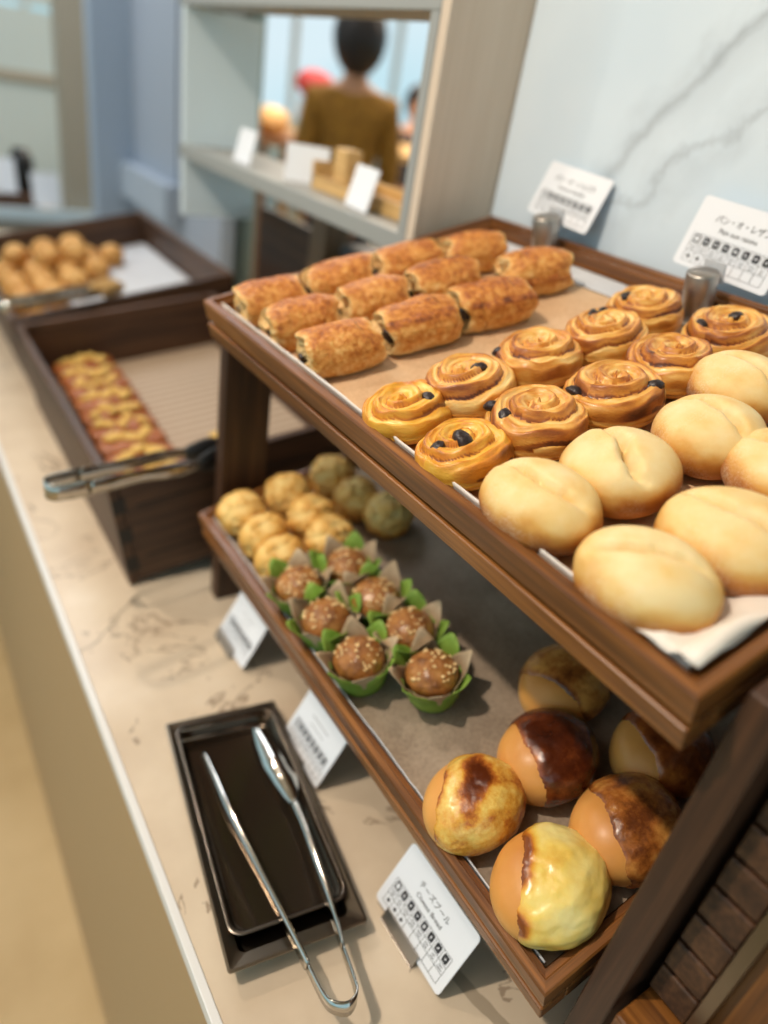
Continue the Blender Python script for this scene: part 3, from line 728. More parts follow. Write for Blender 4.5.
def price_card(label, mat4, wd, ht, jp, en, marks, detail=True):
    """card lies in its local XY plane facing +Z, origin at its bottom centre"""
    t = empty('price_card', (0, 0, 0), label, 'sign', 'white allergen cards by the trays'); t.matrix_world = mat4
    c0 = prism([(x, y+ht/2) for x, y in rounded(wd, ht, .004)], -.0006, .0006).build('card_panel', M['card'], t)
    s_ = wd/.10
    if not jp:
        mb = MB(); mb.box(-wd*.2, wd*.2, ht*.72, ht*.735, .0006, .0009); mb.box(-wd*.16, wd*.16, ht*.60, ht*.612, .0006, .0009); mb.build('faint_title', plain('faint_ink', (150, 152, 158), .7), t)
    if jp: text(jp, .0076*s_, (0, ht*.735, .0008), (0, 0, 0), t, sx=.95)
    if en: text(en, .0062*s_, (0, ht*.595, .0008), (0, 0, 0), t, sx=1.05)
    gx0, gx1 = -wd*.42, wd*.42; gy1, gy2, gy3 = ht*.48, ht*.22, ht*.08
    mb = MB(); lw = .00016*s_
    for y in (gy1, gy2, gy3, gy1-(gy1-gy2)*.58): mb.box(gx0, gx1, y-lw, y+lw, .0006, .0009)
    for k in range(9): x = gx0+(gx1-gx0)*k/8; mb.box(x-lw, x+lw, gy3, gy1, .0006, .0009)
    mb.build('allergen_grid', M['ink'], t)
    cw = (gx1-gx0)/8; rnd = random.Random(len(label))
    for k in range(8):
        cx = gx0+cw*(k+.5); cy = gy1-(gy1-gy2)*.29; ih = (gy1-gy2)*.44
        ic = prism([(cx+x, cy+y) for x, y in rounded(cw*.62, ih, .0012*s_, 3)], .0006, .00085).build('allergen_icon', M['ink'], t)
        mb = MB()
        kind = k % 4; q = cw*(.20 if k == 0 else .115)
        if kind == 0: pts = [(math.cos(a*PI/6)*q*1.0, math.sin(a*PI/6)*q*1.35) for a in range(12)]
        elif kind == 1: pts = [(-q*.5, -q*1.2), (q*.5, -q*1.2), (q*.5, q*.6), (q*.2, q*1.2), (-q*.2, q*1.2), (-q*.5, q*.6)]
        elif kind == 2: pts = [(-q, -q*.6), (q*.2, -q), (q, q*.7), (-q*.1, q)]
        else: pts = [(math.cos(a*PI/4+.3)*q*(1 if a % 2 else .55), math.sin(a*PI/4+.3)*q*(1.2 if a % 2 else .6)) for a in range(8)]
        b_ = prism([(cx+x, cy+y) for x, y in pts], .0008, .00105).build('icon_shape', M['card'], ic)
    mb = MB()
    for k in range(8):       # tiny caption ticks under each icon
        cx = gx0+cw*(k+.5)
        for r in range(2):
            y = gy2+(gy1-gy2)*(.26-.15*r); ww = cw*rnd.uniform(.16, .34); mb.box(cx-ww, cx+ww, y-.00035*s_, y+.00035*s_, .0006, .0009)
    mb.build('caption_row', M['ink'], t)
    for k in range(marks):
        cx = gx0+cw*(k+.5); prism([(cx+math.cos(a*PI/6)*cw*.17, (gy2+gy3)/2+math.sin(a*PI/6)*cw*.17) for a in range(12)], .0006, .0009).build('dot_mark', M['ink'], t)
    return t
def card_mat(p_bl, p_br, up):
    a, b = Vector(p_bl), Vector(p_br); x = (b-a).normalized(); u = Vector(up); u = (u-x*u.dot(x)).normalized(); z = x.cross(u)
    mt = Matrix((x, u, z)).transposed().to_4x4(); mt.translation = (a+b)/2; return mt
# cards on the counter: reading left to right runs from far (+Y) to near (-Y), facing the customer (-X)
def counter_card(label, ya, yb, x, ht, jp, en, marks, hold_label, hy):
    up = (.46, 0, .88)
    mt = card_mat((x, ya, .0055), (x, yb, .0055), up)
    price_card(label, mt, abs(ya-yb), ht, jp, en, marks)
    h = empty('card_holder', (x, hy, 0), hold_label, 'card holder', 'steel card holders on the counter')
    MB().box(-.006, .022, -.024, .024, .0003, .0018).build('foot_plate', M['steel'], h, bev=.0004)
    v = Vector((.42, 0, .90)).normalized()
    o = MB().box(-.0022, .0, -.024, .024, .0, .011).build('front_lip', M['steel'], h, bev=.0003); o.rotation_euler = (0, math.atan2(.42, .90), 0); o.location = (-.0030, 0, .0020)
    o = MB().box(.0, .0012, -.018, .018, .0, .026).build('back_plate', M['darkmetal'], h, bev=.0003); o.rotation_euler = (0, math.atan2(.42, .90), 0); o.location = (.0030, 0, .0020)
counter_card('white card reading Cheese Bread on the counter below the cheese breads', .2735, .178, .281, .066, 'チーズブール', 'Cheese Bread', 3, 'small steel holder gripping the Cheese Bread card', .232)
counter_card('white allergen card between the dark tongs dish and the lower tray', .478, .398, .286, .066, '', '', 3, 'small steel holder gripping the card beside the tongs dish', .452)
counter_card('white allergen card farthest along the counter, near the stand leg', .665, .588, .286, .066, '', '', 2, 'small steel holder gripping the farthest card, near the stand leg', .64)
# cylinders and cards at the back of the top tray
def cyl_card(ucy, y, ht, la, lb, bl, br, up, wd, h, jp, en, marks):
    t = empty('cylinder_card_stand', (0, 0, 0), la, 'card holder', 'steel cylinder card stands')
    t.matrix_world = TOP @ Matrix.Translation((ucy, y, -.0165)); bpy.context.view_layer.update()
    r = .0142
    MB().lathe([(r*.96, -.002), (r, 0), (r, ht-.0015), (r*.95, ht), (.001, ht)], 40).build('cylinder', M['steel'], t, True)
    MB().box(r*1.02, r*1.12, -r*.8, r*.8, ht-.012, ht+.006).build('clip', M['bluepaper'], t)
    price_card(lb, card_mat(bl, br, up), wd, h, jp, en, marks)
cyl_card(.364, .604, .046, 'brushed steel cylinder card stand at the far end of the back rail', 'white card reading Pain au chocolat above the far steel cylinder',
         (.655, .682, .535), (.655, .562, .527), (.32, 0, .95), .098, .060, 'パン・オ・ショコラ', 'Pain au chocolat', 3)
cyl_card(.358, .392, .042, 'brushed steel cylinder card stand at the back rail above the raisin swirls', 'white card reading Pain aux raisins above the near steel cylinder',
         (.648, .452, .530), (.648, .345, .524), (.22, 0, .975), .103, .064, 'パン・オ・レザン', 'Pain aux raisins', 2)

# ------------------------------------------------------------------ dark dish with tongs
dish = empty('tongs_dish', (0, 0, 0), 'dark metal oblong dish on the stone counter holding steel tongs', 'dish')
DA = Vector((.156, .399, 0))
dy = (Vector((.2325, .521, 0))-Vector((.197, .2615, 0))).normalized(); dx = Vector((dy.y, -dy.x, 0))
dm = Matrix((dx, dy, Vector((0, 0, 1)))).transposed().to_4x4(); dm.translation = Vector((.2148, .3915, 0)); dish.matrix_world = dm
HW, HL = .0605, .133
def rr_ring(hw, hl, r, z, n=8):
    out = []
    for cx, cy, a0 in ((hw-r, hl-r, 0), (-hw+r, hl-r, PI/2), (-hw+r, -hl+r, PI), (hw-r, -hl+r, 1.5*PI)):
        for k in range(n+1): a = a0+PI/2*k/n; out.append((cx+r*math.cos(a), cy+r*math.sin(a), z))
    return out
def loft(rings, cap_last=True, cap_first=False, shift=None):
    mb = MB(); n = len(rings[0]); vs = [p for r in rings for p in r]; fs = []
    for i in range(len(rings)-1):
        for k in range(n): k2 = (k+1) % n; fs.append((i*n+k, i*n+k2, (i+1)*n+k2, (i+1)*n+k))
    if cap_last: fs.append(tuple((len(rings)-1)*n+k for k in range(n)))
    if cap_first: fs.append(tuple(range(n))[::-1])
    return mb.add(vs, fs)
outer = loft([rr_ring(HW, HL, .003, .0175), rr_ring(HW, HL, .003, .019), rr_ring(HW-.002, HL-.002, .003, .0192), rr_ring(HW-.012, HL-.012, .006, .0175), rr_ring(HW-.014, HL-.014, .008, .006), rr_ring(HW-.018, HL-.018, .008, .0025), rr_ring(HW-.018, HL-.018, .008, .0008), rr_ring(HW-.012, HL-.012, .008, .0008), rr_ring(HW-.0115, HL-.011, .006, .0165), rr_ring(HW, HL, .003, .0175)], cap_last=False)
outer.add(rr_ring(HW-.018, HL-.018, .008, .0025), [tuple(range(36))])
outer.build('outer_pan', M['darkmetal'], dish, False)
inn = loft([[(x, y+.006, z) for x, y, z in q] for q in (rr_ring(HW-.009, HL-.018, .012, .0235), rr_ring(HW-.007, HL-.016, .013, .0240), rr_ring(HW-.0105, HL-.0195, .012, .0235), rr_ring(HW-.014, HL-.023, .014, .010), rr_ring(HW-.018, HL-.027, .016, .0075))])
inn.build('inner_basin', M['blackgloss'], dish, True).modifiers.new('t', 'SOLIDIFY').thickness = .0006
mb = MB()
rg = [[(x, y+.006, z) for x, y, z in q] for q in (rr_ring(HW-.0072, HL-.0162, .013, .0241), rr_ring(HW-.0082, HL-.0172, .013, .0248), rr_ring(HW-.0098, HL-.0188, .012, .0242))]
loft(rg, cap_last=False).build('basin_rim', M['darksteel'], dish, True)

for ya, z_ in ((.1140, .0232), (.1060, .0172)): MB().box(-.047, .047, ya, ya+.0026, z_-.002, z_, .0006).build('end_bar', M['polished'], dish)

def tongs(label, mat4, L, spread, kind, wz=.006, tipmat=None):
    """tongs lying in local XY: bow at the origin, arms run towards +Y; strips stand on edge"""
    t = empty('serving_tongs', (0, 0, 0), label, 'tongs', 'steel serving tongs'); t.matrix_world = mat4
    bow = []
    for k in range(13):
        a = PI+PI*k/12; bow.append((.013*math.cos(a), .013+.013*math.sin(a), 0))
    bow = [(-.016, .045, 0), (-.0145, .025, 0)]+bow+[(.0145, .025, 0), (.016, .045, 0)]
    B = spline(bow, 40)
    MB().ribbon(B, [(0, 0, wz*1.15)]*len(B), .0007).build('spring_bow', M['polished'], t, True)
    for s_ in (-1, 1):
        pts = [(s_*.016, .0445, 0), (s_*(.016+spread*.25), L*.35, 0), (s_*(.014+spread*.55), L*.55, 0.001), (s_*(.018+spread*.9), L*.74, 0), (s_*(.016+spread), L*.86, 0), (s_*(.010+spread), L, 0)]
        if kind == 'paddle' and s_ < 0: pts[-1] = (s_*(.004+spread*1.0), L*1.02, 0)
        Q = spline(pts, 36); W_ = []
        for i, q in enumerate(Q):
            f = i/35
            if kind == 'paddle' and s_ > 0: wq = wz*(1-.35*math.sin(min(1, f/.62)*PI)) if f < .62 else wz*(.75+2.4*math.sin(min(1, (f-.62)/.38)*PI*.93))
            elif kind == 'paddle': wq = wz*(1-.45*math.sin(min(1, f/.8)*PI)) if f < .8 else wz*(.8+.35*math.sin((f-.8)/.2*PI*.9))
            else: wq = wz*(1-.3*f)
            tilt_ = (0 if f < .60 else min(1, (f-.60)/.15)*1.0) if (kind == 'paddle' and s_ > 0) else 0
            W_.append((wq*math.sin(tilt_), 0, wq*math.cos(tilt_)))
        MB().ribbon(Q, W_, .0007).build('arm', M['polished'], t, True)
        if tipmat:
            tp = spline([(s_*(.012+spread), L*.93, 0), (s_*(.008+spread), L*1.1, 0), (s_*(.003+spread*.8), L*1.22, 0)], 12)
            MB().ribbon(tp, [(0, 0, wz*(1+.9*math.sin(PI*i/11))) for i in range(12)], .0022).build('tip', tipmat, t, True)
    return t
# bow over the near edge of the dish, arms into the basin
t = empty('serving_tongs', (.2, .2, 0), 'steel serving tongs with a broad paddle lying in the dark dish', 'tongs', 'steel serving tongs')
def strip(name, pts, wd, face, n=40, th=.0008):
    """bent steel strip; face = direction across its width, wd = half widths along it"""
    Q = spline(pts, n); W_ = []
    for i in range(n):
        f = i/(n-1)*(len(wd)-1); k = min(int(f), len(wd)-2); w_ = wd[k]+(wd[k+1]-wd[k])*(f-k)
        g = i/(n-1)*(len(face)-1); q = min(int(g), len(face)-2); fv = Vector(face[q]).lerp(Vector(face[q+1]), g-q).normalized(); W_.append(fv*w_)
    o = MB().ribbon(Q, W_, th).build(name, M['polished'], None, True); child(o, t); return o
strip('arm', [(.1955, .480, .0175), (.192, .440, .021), (.189, .397, .026), (.1895, .324, .030), (.190, .266, .032), (.1895, .2385, .033)], [.0035, .0062, .0060, .0042, .0045, .0055], [(.5, 0, .85), (.5, 0, .85), (.25, 0, 1)])
strip('spring_bow', [(.1895, .2380, .033), (.1895, .212, .034), (.193, .202, .035), (.2025, .196, .035), (.212, .200, .035), (.216, .210, .034), (.2215, .2380, .033)], [.0055, .0066, .0070, .0055], [(0, 0, 1), (.1, .3, 1), (0, 0, 1)])
strip('arm', [(.2216, .2385, .033), (.228, .266, .032), (.237, .315, .030), (.245, .355, .027), (.249, .382, .025)], [.0055, .0055, .0060, .0055], [(0, 0, 1), (.5, 0, .8), (.7, 0, .7)])
strip('paddle', [(.249, .3825, .025), (.253, .400, .021), (.2575, .430, .019), (.2585, .460, .020), (.257, .484, .023)], [.0045, .0100, .0140, .0140, .0100, .004], [(.8, -.2, .5), (.92, -.2, .15), (.92, -.2, .1)])

# ------------------------------------------------------------------ wooden crates
def crate(S, y0, y1, W, H, fl, label, mat='darkwood', cat='crate', floor_mat=None):
    t = empty('wooden_crate', (0, 0, 0), label, cat, 'dark wooden crates on the counter'); t.matrix_world = S @ Matrix.Translation((0, (y0+y1)/2, 0))
    a, b = y0-(y0+y1)/2, y1-(y0+y1)/2; th = .013
    MB().box(0, th, a, b, 0, H).build('front_wall', M[mat+'Y'], t, bev=.0015)
    MB().box(W-th, W, a, b, 0, H).build('back_wall', M[mat+'Y'], t, bev=.0015)
    for (p, q) in ((a+.0005, a+th), (b-th, b-.0005)):
        MB().box(th+.0003, W-th-.0003, p, q, 0.004, H).build('side_wall', M[mat+'X'], t, bev=.0015)
    n = 7
    for yy in (a-.0004, b-.0010):
        for k in (1, 3, 5): MB().box(.0012, .0175, yy, yy+.0014, H*k/n, H*(k+1)/n-.001).build('finger_joint', M['black'], t)
        for k in (1, 3): MB().box(.03, W-.03, yy+.0001, yy+.0013, H*k/4-.001, H*k/4+.001).build('slat_gap', M['black'], t)
    MB().box(th+.0003, W-th-.0003, a+th+.0003, b-th-.0003, fl-.008, fl).build('floor_board', M[mat+'X'], t)
    return t
# near crate
A1 = crate(CR1, .80, 1.43, .385, .163, .060, 'dark wooden crate of nut slices beyond the display stand')
A2 = crate(CR2, 1.452, 2.10, .445, .165, .085, 'farthest dark wooden crate, holding round golden balls')
for S, y, lb in ((CR1, 1.12, 'slatted pale mat lining the crate of nut slices'),):
    o = MB().box(.02, .365, .82, 1.41, .0605, .0625).build('liner_mat', M['mat'], None); o.matrix_world = S; tag(o, lb, 'mat')
o = MB().grid(lambda a, b: (.02+.405*a, 1.475+.60*b, .087+.002*N(a*3, b*3, 0, 1)), 14, 20).build('paper_liner', M['bluepaper'], None, True); o.matrix_world = CR2; tag(o, 'pale paper lining the farthest crate under the golden balls', 'paper')
# risers that tip the crates forward
for S, ya, yb, W, tl, lb in ((CR1, .83, 1.40, .385, 9, 'nut-slice crate'), (CR2, 1.48, 2.02, .445, 12, 'farthest crate')):
    x1 = .213+W*math.cos(math.radians(tl)); zt = W*math.sin(math.radians(tl))
    o = MB().box(x1-.06, x1-.03, ya, yb, 0, zt-.012).build('riser_block', M['darkwoodY'], None, bev=.001)
    tag(o, 'dark wooden block propping up the back of the %s' % lb, 'block')
# nut slices
def walnut_half(seed):
    return blob(18, 12, lambda th, ph: (.0105*math.sin(ph)*math.cos(th)*(1+.2*math.sin(5*th+seed)), .0065*math.sin(ph)*math.sin(th)*(1+.25*math.cos(4*th)), .0042*math.cos(ph)*(1+.3*N(math.cos(th)*2, math.sin(th)*2, ph, 1, seed)), .5+.4*N(math.cos(th)*2, math.sin(th)*2, ph, 2, seed)))
wm = [walnut_half(k) for k in range(3)]
for q in wm:
    q.materials.append(M['walnut_nut'])
    for p in q.polygons: p.use_smooth = True
def slice_mesh(seed, a_, b_, H):
    def f(th, ph):
        sp, cp = math.sin(ph), math.cos(ph); p = 5
        cx, sy = math.cos(th), math.sin(th); k = (abs(cx)**p+abs(sy)**p)**(-1/p)
        rho = abs(sp)**.45; z = abs(cp)**.5*(1 if cp > 0 else -1); d = 1+.05*FB(cx, sy, z, 2, seed, 3)
        return (a_*rho*k*cx*d, b_*rho*k*sy*d, H*.5*z*d+H*.52, .5+.5*FB(cx*rho*2, sy*rho*2, z, 1.5, seed, 3))
    return blob(48, 24, f)
sm_ = [slice_mesh(k, .054, .0265, .028) for k in range(3)]
for q in sm_:
    q.materials.append(M['nutbar'])
    for p in q.polygons: p.use_smooth = True
NB = [(.088, 1.375, 0), (.088, 1.318, 0), (.087, 1.262, 0), (.086, 1.206, 0), (.084, 1.150, 0), (.082, 1.094, 0), (.080, 1.038, 0), (.078, .982, 0), (.080, .926, 0), (.19, .955, .2), (.076, .870, 0)]
for i, (u, y, rz) in enumerate(NB):
    t = empty('nut_slice', (0, 0, 0), None, None)
    lab = 'brown walnut-topped slice, %s from the far end of the crate row' % (ORD+['sixth', 'seventh', 'eighth', 'ninth', 'x', 'tenth'])[i]
    if i == 9: lab = 'brown walnut-topped slice lying apart behind the tips of the crate tongs'
    tag(t, lab, 'pastry', 'walnut slices in the crate'); place(t, CR1, u+.006, y, .063, rz)
    o = bpy.data.objects.new('cake_slice', sm_[i % 3]); col.objects.link(o); o.parent = t
    rnd = random.Random(i)
    for k in range(5):
        o = bpy.data.objects.new('walnut_half', wm[k % 3]); col.objects.link(o); o.parent = t
        o.location = (-.030+.015*k+rnd.uniform(-.003, .003), rnd.uniform(-.015, .015), .0305); o.rotation_euler = (rnd.uniform(-.3, .3), rnd.uniform(-.3, .3), rnd.uniform(-1.6, 1.6)); o.scale = (rnd.uniform(1.1, 1.6),)*3
# golden balls
gm = [puff_mesh(k+70, .031, .052) for k in range(3)]
for q in gm:
    q.materials.append(M['golden'])
    for p in q.polygons: p.use_smooth = True
GB = [(.058, 1.97, 0), (.120, 1.97, 0), (.182, 1.98, 0), (.244, 1.97, 0), (.050, 1.905, 0), (.112, 1.905, 0), (.174, 1.91, 0), (.236, 1.905, 0), (.300, 1.93, 0),
      (.052, 1.84, 0), (.115, 1.84, 0), (.178, 1.845, 0), (.240, 1.84, 0), (.050, 1.775, 0), (.112, 1.775, 0), (.175, 1.78, 0), (.052, 1.71, 0), (.114, 1.71, 0), (.052, 1.645, 0),
      (.150, 1.94, .036), (.215, 1.94, .036), (.085, 1.94, .036), (.145, 1.875, .036), (.208, 1.872, .036)]
for i, (u, y, dz) in enumerate(GB):
    o = bpy.data.objects.new('golden_bun', gm[i % 3]); col.objects.link(o)
    tag(o, 'round golden bun in the heap piled on pale paper in the farthest crate', 'bread bun', 'golden buns in the farthest crate')
    place(o, CR2, u+.004, y, .0895+dz, i*1.3)
# tongs on crate corners
def simple_tongs(label, p0, p1, spread, tipm, wz=.007):
    b0, bt = Vector(p0), Vector(p1); yd = (bt-b0).normalized(); xd = yd.cross(Vector((0, 0, 1))).normalized(); zd = xd.cross(yd)
    m_ = Matrix((xd, yd, zd)).transposed().to_4x4(); m_.translation = b0
    return tongs(label, m_, (bt-b0).length*.82, spread, 'plain', wz, tipm)
simple_tongs('steel tongs with black tips resting across the near corner of the nut-slice crate', (.112, .752, .196), (.345, .790, .196), .004, M['black'], .009)
simple_tongs('steel tongs resting on the front wall of the farthest crate', (.165, 1.400, .205), (.40, 1.50, .215), .004, M['palewood'], .008)

# crate at the right of the stand, seen at its corner
rc = empty('tall_wooden_crate', (.331, -.15, 0), 'dark slatted wooden crate with stacked corner joints to the right of the stand', 'crate')
x0 = .331
mb = MB().box(x0+.004, x0+.018, -.42, .0555, .168, .58); child(mb.build('front_wall', M['walnutZ'], None, bev=.001), rc)
k = 0; z = .170; pitch = .0272
while z < .56:
    o = MB().box(x0, x0+.03, .0445, .071, z, z+pitch-.0035).build('corner_block', M['darkwoodX'], None, bev=.0012); child(o, rc); z += pitch
child(MB().box(x0+.006, x0+.03, .046, .0695, .166, .575).build('corner_core', M['black'], None), rc)
child(MB().box(x0-.005, x0+.0035, .0355, .0435, .168, .58).build('metal_strip', M['darkmetal'], None, bev=.0008), rc)
child(MB().box(x0-.03, x0+.05, -.42, .0705, .148, .165).build('base_board', M['walnutY'], None, bev=.002), rc)
child(MB().box(x0, x0+.30, -.42, .0705, 0, .147).build('plinth', M['darkwoodY'], None, bev=.002), rc)
child(MB().box(x0+.0305, x0+.30, .058, .0705, .166, .58).build('side_wall', M['darkwoodX'], None, bev=.001), rc)

# ------------------------------------------------------------------ shelf unit with opening beyond the stand
sh = empty('shelf_unit', (.7, 1.2, 0), 'grey open shelf unit seen beyond the far end of the stand', 'shelf')
child(MB().box(.561, .722, .780, 1.63, .452, .478).build('shelf_board', M['grey_metal'], None, bev=.002), sh)
child(MB().box(.561, .640, .780, 1.63, .715, .785).build('top_board', M['grey_metal'], None, bev=.002), sh)
child(MB().box(.561, .722, 1.600, 1.615, .34, .452).box(.561, .722, 1.600, 1.615, .478, .715).build('side_panel', plain('pale_side', (226, 236, 240), .4), None), sh)
child(MB().box(.561, .60, .780, .797, .30, .452).box(.561, .60, .780, .797, .478, .715).build('post', M['grey_metal'], None), sh)
cu = MB().grid(lambda a, b: (.96+.012*math.sin(a*60), 2.12+.62*a, -.1+1.9*b), 160, 3).build('pale_curtain', M['curtain'], None, True)
cu.modifiers.new('t', 'SOLIDIFY').thickness = .002
tag(cu, 'pale teal pleated curtain seen through the left of the open shelf', 'curtain')
child(MB().box(.740, .752, .80, 1.60, .0, .37).build('shade_panel', M['darkwoodY'], None), sh)  # added dark sheet, stands in for the shade below the shelf
# cards on the shelf
for i, (y, x, rz, lb) in enumerate(((1.36, .585, 0, 'small blank-looking white card at the far end of the grey shelf'), (1.17, .62, 1.0, 'small white card turned edge-on in the middle of the grey shelf'), (.945, .585, -.1, 'white card standing nearest the wooden trim on the grey shelf'), (.83, .66, .1, 'white card tucked behind the near post of the grey shelf'))):
    o = MB().box(-.001, .001, -.036, .036, 0, .058).build('shelf_card', M['card'], None); o.location = (x, y, .4795); o.rotation_euler = (0, .25, rz); tag(o, lb, 'sign', 'cards on the grey shelf')
o = MB().box(.61, .72, .80, 1.13, .479, .484).box(.61, .615, .80, 1.13, .484, .50).box(.715, .72, .80, 1.13, .484, .50).box(.61, .72, 1.125, 1.13, .484, .52).build('wooden_box', M['palewood'], None); tag(o, 'low pale wooden tray standing on the grey shelf', 'tray')
o = MB().box(.63, .66, 1.06, 1.10, .4845, .545).build('wooden_block', M['palewood'], None, bev=.003); tag(o, 'upright pale wooden block on the grey shelf tray', 'block')
# things under the shelf on the counter
o = MB().box(.665, .715, 1.16, 1.22, .0, .447).build('wooden_post', wood('brown_post', (84, 62, 42), (112, 86, 60), (128, 100, 72), 'Z'), None, bev=.004); tag(o, 'brown wooden post standing under the grey shelf', 'post')
o = MB().box(.66, .735, .82, 1.10, .0, .40, .01).build('black_box', plain('black_box', (34, 36, 40), .5), None); tag(o, 'dark grey box under the grey shelf', 'box')
o = link_mesh('pale_bun', puff_mesh(91, .026, .04), M['bun']); o.location = (.61, 1.13, .30); tag(o, 'single pale bun on a dark stand under the grey shelf', 'bread bun')
o = MB().lathe([(.035, 0), (.035, .006), (.012, .012), (.012, .288), (.03, .294), (.03, .299)], 24, (.61, 1.13, 0.001)).build('pedestal', M['black'], None, True); tag(o, 'slim black pedestal holding a bun under the shelf', 'stand')

# ------------------------------------------------------------------ far counter at upper left
fc = empty('far_counter', (.3, 3.7, -.9), 'far counter with a pale blue-white edge behind the crates', 'counter')
child(MB().box(-1.4, .83, 3.36, 3.39, -.035, .012).build('edge_strip', plain('white_edge', (196, 214, 224), .4), None), fc)
child(MB().box(-1.4, .67, 3.391, 4.2, -.035, 0).build('worktop', M['stone'], None), fc)
child(MB().box(-1.4, .83, 3.38, 3.40, -.9, -.036).build('front_panel', plain('grey_front', (150, 148, 140), .5), None), fc)
tr = MB().box(-.5, .60, 3.46, 3.95, .001, .05).build('brown_tray', M['darkwoodX'], None, bev=.004); tag(tr, 'dark brown tray block on the far counter', 'tray')
for i, (x, y, z, r) in enumerate(((.12, 3.6, .052, .06), (.30, 3.62, .052, .058), (.42, 3.75, .052, .055), (.24, 3.78, .052, .06), (.27, 3.66, .10, .055))):
    o = link_mesh('loaf', puff_mesh(95+i, r, r*1.5), M['bun']); o.location = (x, y, z); tag(o, 'pale loaf heaped with others on the dark tray of the far counter', 'bread', 'loaves on the far counter')
for i, (x, z) in enumerate(((.47, .052), (.63, .012))):
    o = MB().box(-.055, .055, -.002, .002, 0, .13).build('far_card', M['card'], None); o.location = (x, 3.47 if i == 0 else 3.44, z); o.rotation_euler = (-.2, 0, .1); tag(o, ['white card on the far counter beside the loaves', 'white card on the far counter beside the taupe pier'][i], 'sign')
o = MB().lathe([(.04, 0), (.05, .01), (.045, .12), (.03, .16)], 20, (.56, 3.56, .052)).build('dark_jar', M['black'], None, True); tag(o, 'dark jar between the two white cards on the far counter', 'jar')
# glazed screen beyond the far counter
gs = empty('glazed_screen', (.2, 4.4, -.9), 'pale green glazed screen with a crossbar beyond the far counter', 'screen')
gm_ = plain('green_glass', (186, 198, 196), .3)
child(MB().box(.42, .90, 4.40, 4.42, -.9, .72).box(.42, .90, 4.40, 4.42, .74, 2.0).build('glass_panel', gm_, None), gs)
child(MB().box(.40, .92, 4.38, 4.44, .42, .46).build('crossbar', M['taupe'], None), gs)
child(MB().box(.40, .42, 4.38, 4.44, -.9, 2.0).build('upright', M['white'], None), gs)
o = MB().box(-.5, .36, 4.5, 4.9, -.9, .52).build('brown_cabinet', M['darkwoodX'], None); tag(o, 'brown cabinet behind the loaves at the left edge', 'cabinet')

# ------------------------------------------------------------------ room seen through the opening
# window wall
tag(MB().box(1.2, 9.0, 9.3, 9.4, -.9, -.2).box(1.2, 9.0, 9.3, 9.4, 1.8, 2.05).build('wall_outer', plain('sill_paint', (150, 170, 178), .6), None), kind='structure')
for i, x in enumerate((1.6, 3.1, 4.6, 6.1, 7.6)):
    tag(MB().box(x, x+.06, 9.28, 9.36, -.2, 1.8).build('window_%d' % (i+1), M['white'], None), kind='structure')
def table(name, label, x0, x1, y0, y1, z, mat):
    t = empty(name, ((x0+x1)/2, (y0+y1)/2, -.9), label, 'table')
    child(MB().box(x0, x1, y0, y1, z-.04, z, .004).build('table_top', mat, None), t)
    for x in (x0+.03, x1-.08):
        for y in (y0+.03, y1-.08): child(MB().box(x, x+.05, y, y+.05, -.9, z-.041).build('leg', mat, None), t)
table('display_table', 'long pale wooden display table in the room beyond the opening', 2.2, 4.8, 3.7, 4.6, .36, M['palewood'])
table('display_table', 'brown wooden table behind the far shelf card in the room beyond', 1.35, 2.19, 3.7, 4.7, .36, wood('mid_brown', (120, 82, 56), (150, 108, 76), (170, 128, 94), 'X'))
for i, (x, y, z, r) in enumerate(((1.6, 3.8, .36, .10), (1.8, 3.85, .36, .09), (1.98, 4.2, .36, .10), (1.75, 4.2, .36, .11))):
    o = link_mesh('loaf', puff_mesh(105+i, r, r*1.3), M['golden' if i % 2 else 'bun']); o.location = (x, y, z); tag(o, 'blurred brown loaf on the brown table in the room beyond', 'bread', 'loaves on the brown table')
for i, (x, y, r) in enumerate(((3.0, 3.9, .1), (3.25, 4.1, .12), (3.6, 4.0, .1))):
    o = link_mesh('loaf', puff_mesh(115+i, r, r*1.3), M['bun']); o.location = (x, y, .36); tag(o, 'blurred pale loaf on the long pale table in the room beyond', 'bread', 'loaves on the pale table')
o = MB().lathe([(.05, 0), (.07, .05), (.08, .14), (.06, .2)], 20, (2.08, 3.92, .36)).build('flower_pot', M['white'], None, True); tag(o, 'white pot on the brown table in the room beyond', 'pot')
o = link_mesh('red_flowers', blob(28, 18, lambda th, ph: ((.09*math.sin(ph)*math.cos(th))*(1+.5*N(math.cos(th)*2, math.sin(th)*2, ph, 1.4)), (.09*math.sin(ph)*math.sin(th))*(1+.5*N(math.cos(th)*2, ph, 1, 1.4)), .07*math.cos(ph), .5)), M['red']); o.location = (2.08, 3.92, .62); tag(o, 'clump of red flowers standing in the white pot', 'flowers', kind='stuff')

